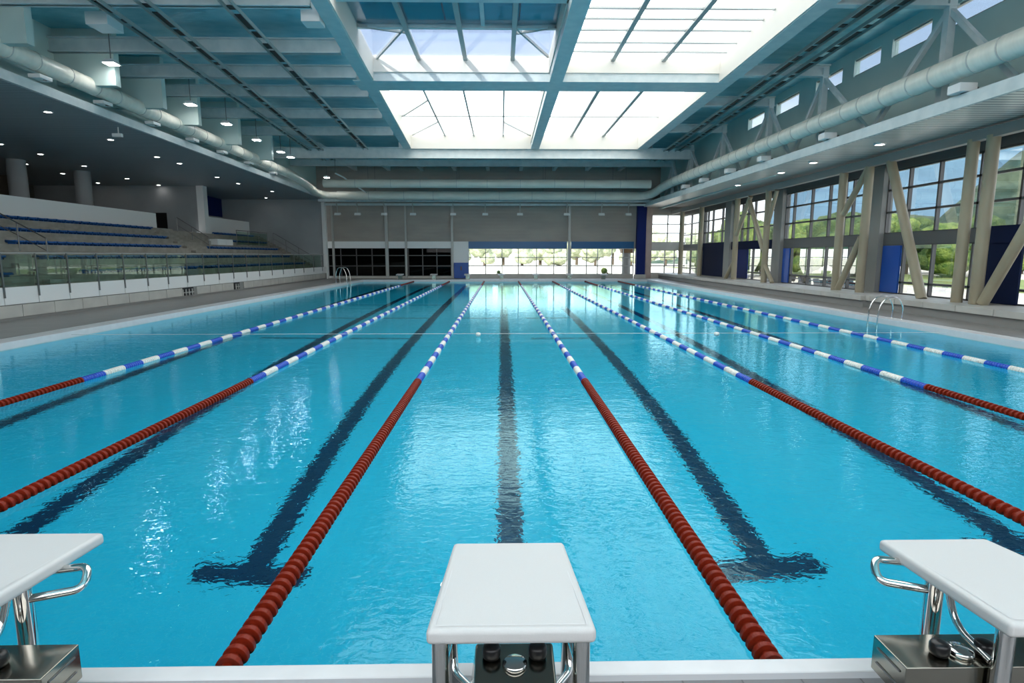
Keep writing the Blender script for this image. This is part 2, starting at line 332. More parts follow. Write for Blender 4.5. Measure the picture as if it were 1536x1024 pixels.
# ------------------------------------------------------------------ starting blocks (near end)
def arc(pts, n=6):
    """round the corners of a polyline"""
    out = [Vector(pts[0])]
    for i in range(1, len(pts) - 1):
        a, b, c = Vector(pts[i - 1]), Vector(pts[i]), Vector(pts[i + 1]); r = min((a - b).length, (c - b).length) * .45
        p, q = b + (a - b).normalized() * r, b + (c - b).normalized() * r
        for k in range(n + 1):
            u = k / n; out.append(p * (1 - u) ** 2 + b * 2 * u * (1 - u) + q * u * u)
    out.append(Vector(pts[-1])); return out
def start_block(cx, dy, label, side):
    t = thing('starting_block', label, 'starting block', (cx, 0, 0), 'near starting blocks')
    yb, yf, zb, zf, th = 1.765 + dy, 2.50 + dy, .54, .47, .055
    lo = .205 if side else .245
    wn, wf = .282, .249
    m = MB()
    def ring(inset, dz):
        return [(-wn + inset, yb + inset, zb + dz), (wn - inset, yb + inset, zb + dz), (wf - inset, yf - inset, zf + dz), (-wf + inset, yf - inset, zf + dz)]
    m.hexa(ring(0, -th), ring(0, 0))
    top = m.obj('platform', M['blocktop'], t, bevel=.018, seg=4)
    g = MB(); a, b = ring(.028, .0006), ring(.031, .0006)
    g.add(a + b, [(i, (i + 1) % 4, 4 + (i + 1) % 4, 4 + i) for i in range(4)]); g.obj('edge_groove', M['coping'], top)
    for sx in (-1, 1):
        MB().tube([(sx * lo, 2.2, 0), (sx * lo, 2.2, .445)], .034, 20).obj('front_leg', M['chrome'], t)
        MB().tube([(sx * lo, 1.86, 0), (sx * lo, 1.86, .478)], .03, 20).obj('rear_leg', M['chrome'], t)
        if sx == -side: MB().tube(arc([(sx * .20, 2.36, .43), (sx * .375, 2.34, .46), (sx * .395, 2.27, .40), (sx * (lo + .02), 2.2, .40)], 8), .017, 12).obj('grab_handle', M['chrome'], t)
        MB().tube(arc([(sx * (lo - .01), 2.15, .46), (sx * (lo - .02), 2.1, .31), (sx * lo, 1.9, .30)], 6), .014, 10).obj('side_brace', M['chrome'], t)
    if side:
        x0, x1 = (-.515, .34) if side > 0 else (-.34, .49)
        bx = B(x0, x1, 1.90, 2.09, .14, .28).obj('equipment_box', M['stainless'], t, bevel=.004)
        ex = x0 if side > 0 else x1
        for zz, in ((.245,), (.185,)):
            MB().bar((ex - .002 * side, 1.93, zz), (ex - .002 * side, 2.06, zz), .004, .006).obj('seam', M['darksteel'], bx)
        kx = -.26 if side > 0 else .2
    else:
        MB().hexa([(-.17, 1.74, 0), (.19, 1.74, 0), (.19, 2.06, 0), (-.17, 2.06, 0)], [(-.13, 1.80, .27), (.16, 1.80, .27), (.16, 2.04, .30), (-.13, 2.04, .30)]).obj('pedestal', M['stainless'], t, bevel=.008)
        MB().tube(arc([(-.235, 2.2, .16), (-.225, 2.16, .085), (-.13, 2.04, .085)], 6), .016, 10).obj('lower_brace', M['chrome'], t)
        MB().tube(arc([(.235, 2.2, .16), (.245, 2.16, .085), (.16, 2.04, .085)], 6), .016, 10).obj('lower_brace', M['chrome'], t)
        kx = .015
    for k, dx in enumerate((-.085, .085)):
        q = .29 if side else .30
        MB().lathe([(0, 0), (.03, .0), (.034, .012), (.034, .035), (.028, .046), (.012, .05), (0, .05)], (kx + dx, 1.97, q - .005), 'Z', 18).obj('knob', M['black'], t)
    MB().lathe([(0, 0), (.045, 0), (.045, .016), (.038, .022), (0, .024)], (kx, 1.935 if not side else 1.975, .28), 'Z', 24).obj('dial', M['chrome'], t)
    return t
start_block(.03, 0, 'white topped starting block at the middle of the near pool edge', 0)
start_block(-2.115, .13, 'white topped starting block cut off by the frame on the grandstand side', -1)
start_block(1.975, 0, 'white topped starting block cut off by the frame on the window side', 1)

# far starting blocks
fb = None
for i, x in enumerate((-7.5, -5, -2.5, 0, 2.55, 5.05, 7.6)):
    lab = 'small white starting block at the far pool end, %s from the grandstand' % ORD[i]
    if fb is None:
        fb = thing('far_starting_block', lab, 'starting block', (x, 43.75, 0), 'far starting blocks')
        MB().hexa([(-.25, -.25, .30), (.25, -.25, .30), (.25, .3, .35), (-.25, .3, .35)], [(-.25, -.25, .36), (.25, -.25, .36), (.25, .3, .41), (-.25, .3, .41)]).obj('platform', M['blocktop'], fb, bevel=.01)
        B(-.14, .14, 0, .28, 0, .325).obj('pedestal', M['stainless'], fb)
    else: dup(fb, (x, 43.75, 0), lab)

# ------------------------------------------------------------------ grandstand side
XF = -13.3
posts = [10.6, 11.9, 13.2, 14.6, 15.94, 17.13, 18.35, 19.69, 21.03, 22.39, 23.76, 25.2, 26.6, 28.02, 29.54, 31.07, 32.68, 34.47, 36.24, 38.21, 40.0, 42.11, 44.13]
cw = struct('wall_left_low', B(XF - .22, XF - .04, -3, 45.3, 0, .86), M['benchbase'], 'low wall below the glass railing in front of the grandstand', 'wall')
for a, b in zip(posts, posts[1:] + [45.2]):
    B(XF - .04, XF, a + .012, b - .012, .43, .90).obj('wall_panel', M['white'], cw, bevel=.006)
ys = [10.6 + 1.18 * i for i in range(30)]
for i, a in enumerate(ys[:-1]):
    b = ys[i + 1]
    if b > 45.3: break
    if 24.4 < a + .6 < 25.9 or 29.2 < a + .6 < 30.4: continue
    B(XF - .04, XF + .004, a + .01, b - .01, .08, .405).obj('wall_tile', M['bench'], cw, bevel=.004)
B(XF - .3, XF - .02, 24.5, 25.7, .08, .41).obj('vent_dark_fill', M['black'], cw)  # solid black block painted in for the shade of the opening
B(XF - .3, XF - .02, 29.4, 30.2, .08, .41).obj('vent_dark_fill', M['black'], cw)  # same black fill for the narrower opening's shade
for y0, n in ((24.6, 4), (29.55, 2)):
    v = thing('pipe_valve', 'small pipes in the %s opening of the low grandstand wall' % ('wider' if n == 4 else 'narrower'), 'pipes', (XF, y0, .09), 'pipes in the low wall openings')
    for k in range(n): MB().tube([(.03, .13 + k * .25, 0), (.03, .13 + k * .25, .26)], .03, 8).obj('pipe', M['framelight'], v)
    B(.0, .05, .1, .25 * n, .1, .14).obj('manifold', M['framelight'], v)
# glass balustrade
t = thing('glass_railing', 'long glass railing with steel posts along the front of the grandstand', 'railing', (XF, 0, .9))
pm = B(-.012, .012, -.5, .5, 0, .86).obj('source', M['railglass'])
for a, b in zip(posts[:-1], posts[1:]):
    p = part('glass_pane', pm, t, (-.07, (a + b) / 2, .02)); p.scale = (1, (b - a) - .05, 1)
bpy.data.objects.remove(pm)
ps = MB().box(-.012, .012, -.025, .025, -.28, .92).box(-.075, .0, -.02, .02, .02, .07).box(-.075, .0, -.02, .02, .42, .47).box(-.075, .0, -.02, .02, .8, .85).obj('post', M['darksteel'], t, loc=(.02, posts[0], 0))
for y in posts[1:]: part('post', ps, t, (.02, y, 0))
MB().tube([(-.07, 10.6, .92), (-.07, 44.9, .92)], .022, 8).obj('handrail', M['framelight'], t)
# terrace steps
ROWX = [-18.0, -17.1, -16.2, -15.3, -14.4]; SEATZ = [3.17, 2.69, 2.22, 1.72, 1.22]
TOP = [z - .09 for z in SEATZ]
def terrace(y0, y1):
    prof = [(-13.5, 0), (-13.5, .74)]
    for i in (4, 3, 2, 1, 0):
        prof += [(ROWX[i], .74 if i == 4 else TOP[i] - .24), (ROWX[i], TOP[i]), (ROWX[i] - .45, TOP[i])]
        prof += [(ROWX[i] - .45, TOP[i] + .24)] if i else [(-19, TOP[0]), (-19, 0)]
    q = []
    for p in prof:
        if not q or q[-1] != p: q.append(p)
    m = MB(); n = len(q)
    m.add([(x, y0, z) for x, z in q] + [(x, y1, z) for x, z in q], [tuple(range(n)), tuple(range(2 * n - 1, n - 1, -1))] + [(i, n + i, n + (i + 1) % n, (i + 1) % n) for i in range(n)])
    return m
struct('grandstand_terrace', terrace(-2.9, 45.4), M['concrete'], 'stepped concrete terrace of the spectator stand', 'grandstand')
def aisle(y0, y1, name, label, rows):
    m = MB()
    for i in rows:
        for k in range(2):
            x = ROWX[i] + .24 if k == 0 else ROWX[i] - .2
            m.box(x - .24, x, y0, y1, TOP[i] - .3, TOP[i] - .12 if k == 0 else TOP[i] + .12)
    return struct(name, m, M['concrete'], label, 'steps')
aisle(18.75, 19.95, 'stair_flight', 'concrete steps climbing the stand near the cut off seat rows', range(5))
aisle(31.3, 33.4, 'stair_flight', 'concrete steps below the dark doorway in the stand', range(3))
aisle(44.2, 45.3, 'stair_flight', 'concrete steps along the far side wall of the stand', range(5))
def seat_mesh():
    m = MB(); n = 7; prof = [(-.40, .02), (-.34, .075), (-.22, .06), (-.08, .055), (-.01, .065), (.015, .05), (.015, -.01), (-.01, .0), (-.34, .0), (-.40, -.01)]
    k = len(prof); vs = []
    for j in range(n):
        u = j / (n - 1) * 2 - 1; y = u * .205; dz = .012 * u * u
        vs += [(x * (1 - .03 * u * u), y, z + dz + .03) for x, z in prof]
    fs = [(j * k + i, j * k + (i + 1) % k, (j + 1) * k + (i + 1) % k, (j + 1) * k + i) for j in range(n - 1) for i in range(k)] + [tuple(range(k))[::-1], tuple(range((n - 1) * k, n * k))]
    m.add(vs, fs, True)
    m.box(-.3, -.05, -.15, -.11, -.03, .04).box(-.3, -.05, .11, .15, -.03, .04)
    return m
s0 = None
def seat_row(i, y0, y1, label, grp):
    global s0
    n = max(1, round((y1 - y0) / .47))
    for k in range(n):
        loc = (ROWX[i], y0 + (k + .5) * (y1 - y0) / n, SEATZ[i] - .06)
        if s0 is None: s0 = seat_mesh().obj('stadium_seat', M['seat'], loc=loc); o = s0
        else: o = s0.copy(); COL.objects.link(o); o.location = loc
        tag(o, label, 'seat', grp)
nm = ['top', 'second highest', 'middle', 'second lowest', 'lowest']
seat_row(0, 20.2, 31.2, 'blue plastic seat in the top row below the white parapet', 'seats of the top row')
seat_row(1, 20.1, 30.8, 'blue plastic seat in the second highest row before the dark doorway', 'seats of the second highest row')
seat_row(2, 20.1, 30.4, 'blue plastic seat in the middle row before the doorway steps', 'seats of the middle row')
seat_row(3, 20.2, 43.3, 'blue plastic seat in the second lowest row of the stand', 'seats of the second lowest row')
seat_row(4, 20.9, 28.4, 'blue plastic seat in the lowest row behind the nearer glass panes', 'seats of the lowest row, nearer stretch')
seat_row(4, 29.1, 43.8, 'blue plastic seat in the lowest row behind the farther glass panes', 'seats of the lowest row, farther stretch')
seat_row(0, 38.2, 43.8, 'blue plastic seat in the top row beyond the pier', 'seats of the top row beyond the pier')
seat_row(1, 38.2, 43.9, 'blue plastic seat in the second highest row beside the white cabinet', 'seats beside the white cabinet')
seat_row(2, 33.6, 43.5, 'blue plastic seat in the middle row past the doorway steps', 'seats of the middle row, farther stretch')
seat_row(3, 16.3, 18.6, 'blue plastic seat across the near aisle in the second lowest row', 'seats across the near aisle, second lowest row')
seat_row(4, 15.8, 17.7, 'blue plastic seat across the near aisle in the lowest row', 'seats across the near aisle, lowest row')
# parapets, concourse
struct('wall_left_parapet', B(-19.2, -19, -3, 33.3, 2.4, 4.05), M['white'], 'long white parapet behind the top seat row', 'wall', bevel=.01)
struct('wall_left_parapet_far', B(-19.2, -19, 38.0, 45.4, 2.4, 4.25), M['white'], 'shorter white parapet below the dark blue panel', 'wall', bevel=.01)
struct('floor_concourse', B(-29, -19.2, -3, 45.5, 3.0, 3.2), M['concrete'], 'concourse floor behind the white parapet', 'floor')
struct('wall_concourse', B(-29.2, -29, -3, 46, 0, 7), M['darkwall'], 'dark rear wall of the upper concourse', 'wall')
struct('wall_concourse_partition', B(-29, -26, 33.5, 33.7, 3.2, 6.1), M['darkwall'], 'brown partition at the back of the concourse', 'wall')
wp = struct('wall_left_partition', MB().box(-29, -18.95, 37.9, 38.2, 4.4, 6.3).box(-29, -21.95, 37.9, 38.2, 3, 4.4).box(-20.95, -18.95, 37.9, 38.2, 2.5, 4.4), M['endwall'], 'grey partition wall over the dark doorway of the stand', 'wall')
d1 = struct('door_1', B(-21.95, -20.95, 37.95, 38.1, 3.0, 4.4), M['black'], 'dark doorway at the top of the stand steps', 'door')  # black fill stands in for the unlit depth of the opening
B(-21.98, -21.9, 37.85, 37.95, 3.0, 4.4).obj('door_frame', M['framelight'], d1)
struct('pier', B(-18.97, -18.55, 37.8, 38.3, 2.0, 6.3), M['white'], 'white square pier standing among the far seats', 'pier')
struct('wall_left_end', B(-21, XF - .2, 45.4, 45.6, 0, 6.3), M['endwall'], 'tall grey end wall closing the stand', 'wall')
struct('column', B(XF - .22, XF + .05, 45.3, 45.65, 0, 6.2), M['white'], 'white corner post where the stand meets the far wall', 'column')
wr = struct('wall_left_rear', B(-21.2, -21, 38.2, 45.5, 3, 6.3), M['endwall'], 'rear wall of the far stand block', 'wall')
B(-21, -20.95, 38.25, 45.38, 4.6, 6.12).obj('blue_panel', M['navy'], wr)['label'] = 'dark blue wall panel'
for i, (x, y, lb) in enumerate([(-22.8, 28.9, 'nearer'), (-22.1, 32.3, 'farther')]):
    struct('column', MB().tube([(x, y, 3.2), (x, y, 6.35)], .38, 24), M['endwall'], '%s round grey column behind the white parapet' % lb, 'column')
# soffit over the stand, its edge beam
zs = lambda y: 6.4 - .0168 * (y - 16.7)
m = MB(); ya, yb = -3, 45.5
m.hexa([(-29, ya, zs(ya)), (XF, ya, zs(ya)), (XF, yb, zs(yb)), (-29, yb, zs(yb))], [(-29, ya, zs(ya) + .15), (XF, ya, zs(ya) + .15), (XF, yb, zs(yb) + .15), (-29, yb, zs(yb) + .15)])
struct('ceiling_left', m, M['soffit'], 'dark corrugated ceiling over the grandstand', 'ceiling')
m = MB().bar((XF + .06, ya, zs(ya) + .11), (XF + .06, yb, zs(yb) + .11), .12, .27)
struct('trim_5', m, M['steelwhite'], 'pale edge beam along the ceiling of the grandstand', 'edge beam')
# downlights
dl = None
spots = [(-14.62, 20.07), (-15.37, 24.29), (-20.49, 27.4), (-23.2, 30.0), (-20.75, 30.54), (-23.6, 33.0), (-24.19, 36.64), (-21.32, 34.82), (-21.08, 37.5), (-15.71, 28.01), (-15.61, 29.72), (-15.93, 34.18), (-15.9, 36.8), (-17.2, 44.3), (-20.43, 25.21), (-15.33, 40.6)]
order = sorted(range(len(spots)), key=lambda i: spots[i][1])
for rank, i in enumerate(order):
    x, y = spots[i]
    where = 'near the pool side edge' if x > -16.5 else 'over the seat rows' if x > -21 else 'above the concourse'
    lab = 'downlight in the stand ceiling %s, %s from the near end' % (where, ORD[rank])
    if dl is None:
        dl = thing('downlight', lab, 'downlight', (x, y, zs(y)), 'downlights in the stand ceiling')
        MB().lathe([(.10, 0), (.15, -.004), (.15, -.02), (.105, -.022)], n=20).obj('trim_ring', M['white'], dl)
        MB().lathe([(0, -.012), (.105, -.014)], n=20).obj('lens', M['downlamp'], dl)
    else: dup(dl, (x, y, zs(y)), lab)
# small camera under the soffit
t = thing('ceiling_camera', 'small white camera hanging under the edge of the stand ceiling', 'camera', (-13.75, 22.2, zs(22.2)))
MB().tube([(0, 0, 0), (0, 0, -.22)], .02, 8).obj('stem', M['white'], t); B(-.2, .12, -.07, .07, -.34, -.22).obj('body', M['white'], t, bevel=.01)
# handrails in the stand
def rail(name, label, pts, drops, r=.022):
    t = thing(name, label, 'handrail', pts[0])
    o = Vector(pts[0]); MB().tube([Vector(p) - o for p in pts], r, 8).obj('top_rail', M['darksteel'], t)
    if len(pts) == 2: MB().tube([Vector(p) - o - Vector((0, 0, .42)) for p in pts], r * .7, 8).obj('lower_rail', M['darksteel'], t)
    for a, z in drops: MB().tube([Vector(a) - o, Vector((a[0], a[1], z)) - o], r, 8).obj('post', M['darksteel'], t)
    return t
rail('stair_handrail', 'dark handrail beside the near aisle steps of the stand', [(-16.9, 20.02, 3.35), (-15.1, 20.02, 2.32)], [((-16.9, 20.02, 3.35), 2.2), ((-16.0, 20.02, 2.83), 1.9), ((-15.1, 20.02, 2.32), 1.6)])
rail('stair_handrail', 'dark handrail on the wall beside the doorway steps', [(-18.0, 33.5, 3.85), (-16.3, 33.5, 2.75)], [((-18.0, 33.5, 3.85), 3.05), ((-17.2, 33.5, 3.33), 2.4), ((-16.3, 33.5, 2.75), 2.1)])
rail('stair_handrail', 'dark handrail along the steps by the far end wall', [(-16.8, 44.2, 3.4), (-13.9, 44.2, 1.66)], [((-16.8, 44.2, 3.4), 2.4), ((-15.9, 44.2, 2.86), 2.0), ((-15.0, 44.2, 2.32), 1.3), ((-13.9, 44.2, 1.66), .74)])
t = thing('guard_rail', 'glass guard rail around the white cabinet in the far seats', 'railing', (-16.92, 38.4, 2.37))
MB().tube([(0, 0, .98), (0, 5.0, .98)], .022, 8).obj('top_rail', M['darksteel'], t); B(-.01, .01, .05, 4.9, .08, .9).obj('glass_pane', M['railglass'], t)
for y in (0, 1.7, 3.4, 5.0): MB().tube([(0, y, 0), (0, y, .98)], .02, 8).obj('post', M['darksteel'], t)
t = thing('cabinet', 'white cabinet standing among the seats beside the pier', 'cabinet', (-17.0, 36.4, 2.1))
B(-.25, .3, -1.05, .95, 0, .62).obj('body', M['white'], t, bevel=.02); B(.3, .315, -.95, -.1, .06, .56).obj('door', M['white'], t); B(.3, .315, 0, .88, .06, .56).obj('door', M['white'], t)
# ladder on the grandstand side deck, half out of frame
def ladder(name, label, x, y, sx, h=.85, sep=.5):
    t = thing(name, label, 'pool ladder', (x, y, 0))
    for s in (-1, 1):
        pts = [(-sx * .45, s * sep / 2, 0), (-sx * .47, s * sep / 2, h * .55), (-sx * .30, s * sep / 2, h), (sx * .02, s * sep / 2, h * .98), (sx * .20, s * sep / 2, h * .62), (sx * .23, s * sep / 2, .1), (sx * .25, s * sep / 2, -1.3)]
        MB().tube(arc(pts, 5), .02, 10).obj('rail', M['chrome'], t)
        MB().lathe([(.055, 0), (.055, .012), (.025, .02)], (-sx * .45, s * sep / 2, 0), n=14).obj('flange', M['chrome'], t)
    for k in range(3): B(sx * .19, sx * .29, -sep / 2, sep / 2, -.35 - k * .3, -.32 - k * .3).obj('step', M['chrome'], t) if sx > 0 else B(sx * .29, sx * .19, -sep / 2, sep / 2, -.35 - k * .3, -.32 - k * .3).obj('step', M['chrome'], t)
    return t
ladder('pool_ladder', 'chrome pool ladder rails at the window side pool edge', PX1 - .1, 16.2, -1, .62, .42)
ladder('pool_ladder', 'chrome pool ladder rails at the far grandstand side corner', PX0 + .02, 38.2, 1, 1.0, .9)
t = thing('grab_rail', 'chrome grab rail cut off at the frame edge on the grandstand side coping', 'handrail', (-10.2, 11.88, 0))
MB().tube(arc([(0, 0, 0), (0, 0, .9), (-.1, -.7, .9), (-.12, -.75, 0)], 6), .022, 10).obj('rail', M['chrome'], t)
for p_ in ((0, 0, 0), (-.12, -.75, 0)): MB().lathe([(.055, 0), (.055, .012), (.025, .02)], p_, n=14).obj('flange', M['chrome'], t)

# ------------------------------------------------------------------ roof
ZB, ZD = 8.0, 8.75
XSL = lambda y: -4.72 - (y - 15.8) * .052      # grandstand side skylight edge drifts outward
XSR = lambda y: 7.93 + (y - 15.8) * .012
XC0, XC1 = 1.77, 2.25
YN, YM0, YM1, YE = 3.0, 22.45, 23.7, 36.1
dk = MB()
yss = [-3, 3, 9, 16, 22, 30, 36.1]
for a, b in zip(yss, yss[1:]):
    dk.hexa([(-14.2, a, ZD), (XSL(a), a, ZD), (XSL(b), b, ZD), (-14.2, b, ZD)], [(-14.2, a, ZD + .2), (XSL(a), a, ZD + .2), (XSL(b), b, ZD + .2), (-14.2, b, ZD + .2)])
    dk.hexa([(XSR(a), a, ZD), (12.6, a, ZD), (12.6, b, ZD), (XSR(b), b, ZD)], [(XSR(a), a, ZD + .2), (12.6, a, ZD + .2), (12.6, b, ZD + .2), (XSR(b), b, ZD + .2)])
dk.box(-14.2, 12.6, 36.1, 47, ZD, ZD + .2)
dk.box(XSL(-3), XSR(-3), -3, YN, ZD, ZD + .2)
struct('wall_near', MB().box(-29, 14.6, -3.3, -3, 0, 2.2).box(-29, 14.6, -3.3, -3, 7.8, 9).box(-29, -12, -3.3, -3, 2.2, 7.8).box(12.5, 14.6, -3.3, -3, 2.2, 7.8), M['endwall'], 'end wall of the hall behind the starting blocks', 'wall')
struct('ceiling', dk, M['foil'], 'foil roof lining coloured with the pool reflection between the roof beams', 'ceiling')
# purlins under the lining
pu = None
for k in range(20):
    y = 14.9 + k * 1.6
    if y > 45: break
# transverse beams, grandstand side
def ibeam(a, b, w, h):
    a = Vector(a); b = Vector(b)
    return MB().bar(a, b, w * .25, h).bar(a + Vector((0, 0, -h / 2 + .02)), b + Vector((0, 0, -h / 2 + .02)), w, .04).bar(a + Vector((0, 0, h / 2 - .02)), b + Vector((0, 0, h / 2 - .02)), w, .04)
LB = [12.4, 16.1, 19.6, 22.2, 24.7, 28.4, 32.3]
for i, y in enumerate(LB):
    struct('roof_beam', ibeam((-14, y, ZB + .22), (XSL(y) - .1, y, ZB + .22), .24, .44), M['steelwhite'], 'pale roof beam over the grandstand side water, %s from the near end' % ORD[i], 'roof beam')
    struct('haunch_plate', B(-14, -12.15, y + .13, y + .38, 7.12 - .0224 * (y - 17), ZD), M['lightwall'], 'pale wall plate carrying the grandstand side roof beam, %s from the near end' % ORD[i], 'wall plate')
RB = [11.0, 15.8, 21.7, 25.9, 31.2]
for i, y in enumerate(RB):
    struct('roof_beam', ibeam((XSR(y) + .35, y, ZB + .2), (11.6, y, ZB + .2), .24, .40), M['steelwhite'], 'pale roof beam above the window side lanes, %s from the near end' % ORD[i], 'roof beam')
# skylight trimmers and cross girders
def skew_box(x0, x1, xa0, xa1, y0, y1, z0, z1):
    return MB().hexa([(x0, y0, z0), (x1, y0, z0), (xa1, y1, z0), (xa0, y1, z0)], [(x0, y0, z1), (x1, y0, z1), (xa1, y1, z1), (xa0, y1, z1)])
def trimmer(name, x0, x1, xa0, xa1, y0, y1, lab):
    return struct(name, skew_box(x0, x1, xa0, xa1, y0, y1, ZB, ZB + .34), M['steelwhite'], lab, 'skylight beam')
trimmer('skylight_beam', XSL(YN), XSL(YN) + .42, XSL(YM0), XSL(YM0) + .42, YN, YM0, 'longitudinal skylight beam on the grandstand side, before the cross girder')
trimmer('skylight_beam', XSL(YM1), XSL(YM1) + .42, XSL(YE), XSL(YE) + .42, YM1, YE, 'longitudinal skylight beam on the grandstand side, beyond the cross girder')
trimmer('skylight_beam', XSR(YN), XSR(YN) + .5, XSR(YE), XSR(YE) + .5, YN, YE, 'longitudinal skylight beam on the window side')
trimmer('skylight_beam', XC0, XC1, XC0, XC1, YN, YM0 - .002, 'near half of the middle skylight beam')
trimmer('skylight_beam', XC0, XC1, XC0, XC1, YM1 + .002, YE, 'far half of the middle skylight beam')
struct('skylight_beam', B(-5.35, XSR(23), YM0, YM1, ZB, ZB + .36), M['steelwhite'], 'wide cross girder between the near and far roof lights', 'skylight beam')
struct('roof_beam', ibeam((-13.9, 36.3, 7.78), (11.6, 36.3, 7.78), .3, .62), M['steelwhite'], 'deep roof girder just past the far roof lights', 'roof beam')
struct('roof_beam', ibeam((-13.9, 40.2, 7.8), (11.6, 40.2, 7.8), .3, .4), M['steelwhite'], 'slim roof girder in front of the cross ducts', 'roof beam')
struct('roof_beam', B(-13.4, 11.2, 44.2, 44.6, 5.66, 5.86), M['steelwhite'], 'low beam across the hall right before the far wall', 'roof beam')
struct('roof_beam', B(-13.2, 10.9, 45.0, 45.2, 5.45, 5.6), M['steelwhite'], 'thin lower beam against the far wall carrying floodlights', 'roof beam')
for i, x in enumerate((-11, -8.5, -6, -3.5, -1.0, 1.5, 4, 6.5, 9)):
    struct('roof_joist', B(x - .12, x + .12, 36.5, 46, 8.1, 8.45), M['steelwhite'], 'short lengthwise joist over the far end, %s from the grandstand' % ORD[i], 'roof joist')
# curbs (white light wells)
def curb(mb, lab): return struct('trim_6', mb, M['curb'], lab, 'skylight curb')
ZG = 8.80
curb(B(XSL(YM0) + .42, XC0, YM0 - .05, YM0, ZB + .3, ZG + .06), 'white far curb of the clear roof light')
curb(B(XC1, XSR(YM0), YM0 - .05, YM0, ZB + .3, ZG + .06), 'white far curb of the near bright roof light on the window side')
curb(B(XSL(YE) + .42, XC0, YE - .05, YE, ZB, ZG + .06), 'white far curb of the far roof light on the grandstand side')
curb(B(XC1, XSR(YE), YE - .05, YE, ZB, ZG + .06), 'white far curb of the far roof light on the window side')
curb(B(XSL(YM1) + .42, XSR(YM1), YM1, YM1 + .05, ZB + .3, ZG + .06), 'white near curb of both far roof lights')
curb(skew_box(XSL(YN) + .42, XSL(YN) + .47, XSL(YM0) + .42, XSL(YM0) + .47, YN, YM0, ZB + .02, ZG + .06), 'white side curb of the clear roof light by the grandstand')
curb(skew_box(XSL(YM1) + .42, XSL(YM1) + .47, XSL(YE) + .42, XSL(YE) + .47, YM1, YE, ZB + .02, ZG + .06), 'white side curb of the far roof light by the grandstand')
curb(skew_box(XSR(YN) - .05, XSR(YN), XSR(YE) - .05, XSR(YE), YN, YE, ZB + .02, ZG + .06), 'long white side curb of the roof lights by the windows')
curb(B(XC0 - .04, XC0, YN, YE, ZB + .3, ZG + .06).box(XC1, XC1 + .04, YN, YE, ZB + .3, ZG + .06), 'white curb faces on both sides of the middle skylight beam')
# roof light bays: window_1 .. window_4
def bay(idx, corners, m, lab):
    (x0, x1, y0), (xa0, xa1, y1) = corners
    w = tag(skew_box(x0, x1, xa0, xa1, y0, y1, ZG, ZG + .03).obj('window_%d' % idx, m), lab, 'skylight', kind='structure')
    return w
w1 = bay(1, ((XSL(17.2) + .4, XC0 - .0, 17.2), (XSL(YM0) + .4, XC0, YM0)), M['skypane'], 'clear roof light showing blue sky on the grandstand side')
w2 = bay(2, ((XC1, XSR(YN), YN), (XC1, XSR(YM0), YM0)), M['roofglow'], 'near bright white roof light on the window side')
w3 = bay(3, ((XSL(YM1) + .4, XC0, YM1), (XSL(YE) + .4, XC0, YE)), M['roofglow'], 'far bright white roof light on the grandstand side')
w4 = bay(4, ((XC1, XSR(YM1), YM1), (XC1, XSR(YE), YE)), M['roofglow'], 'far bright white roof light on the window side')
w5 = bay(40, ((XSL(YN) + .42, XC0, YN), (XSL(16.2) + .42, XC0, 16.2)), M['roofglow'], 'added unseen bright roof light over the starting blocks on the grandstand side')  # bay out of view, added to brighten the near water
struct('skylight_beam', B(XSL(16) + .42, XC0, 16.2, 16.5, ZB + .3, ZG + .06), M['steelwhite'], 'short skylight beam beside the roof blind', 'skylight beam')
def rafters(w, xs, y0, y1, purl=(), xr=None, wd=.15, hips=()):
    for x in xs: MB().bar((x, y0, ZG - .05), (x, y1, ZG - .05), wd, .1).obj('rafter', M['rafter'], w)
    for y in purl: MB().bar((xr[0], y, ZG - .03), (xr[1], y, ZG - .03), .07, .05).obj('glazing_bar', M['rafter'], w)
    for a, b in hips: MB().bar((*a, ZG - .05), (*b, ZG - .05), .07, .08).obj('hip_bar', M['rafter'], w)
rafters(w1, (-2.95, -1.28, .42), 17.2, YM0, hips=(((-4.45, 22.37), (-2.95, 19.4)), ((1.68, 22.1), (.45, 19.4)), ((-4.4, 19.35), (-2.95, 19.9)), ((1.7, 19.35), (.5, 19.9))))
rafters(w5, (-2.9, -1.2, .45), YN, 16.2, (6, 9, 12, 15), (-4, XC0))
rafters(w2, (4.05, 5.9), YN, YM0, (5, 8, 9.3, 10.5, 12, 13.4, 14.6, 15.9, 17.0, 17.96, 18.72, 19.61, 20.71, 21.6), (XC1, 7.9))
rafters(w3, (-3.3, -1.6, .13), YM1, YE, (31.3,), (XSL(31) + .42, XC0), .07, hips=(((-5.2, 35.9), (-3.3, 32.4)), ((-5.0, 31.2), (-3.3, 28.0)), ((1.7, 35.9), (.13, 32.4))))
rafters(w4, (4.17, 6.05), YM1, YE, (31.3,), (XC1, 8.1))
bl = tag(skew_box(XSL(16.3) + .42, XC0, XSL(19.55) + .42, XC0, 16.3, 19.55, 8.86, 8.92).obj('roof_blind', M['deckgrey']), 'grey green opaque roof panel closing the near part of the clear roof light', 'roof panel')
for x in (-3.0, -.55): MB().bar((x, 16.3, 8.82), (x, 19.55, 8.82), .12, .08).obj('rib', M['steelwhite'], bl)
MB().bar((XSL(19.5) + .42, 19.5, 8.80), (XC0, 19.5, 8.80), .16, .14).obj('edge_bar', M['steelwhite'], bl)
tag(bl, bl['label'], 'roof panel')
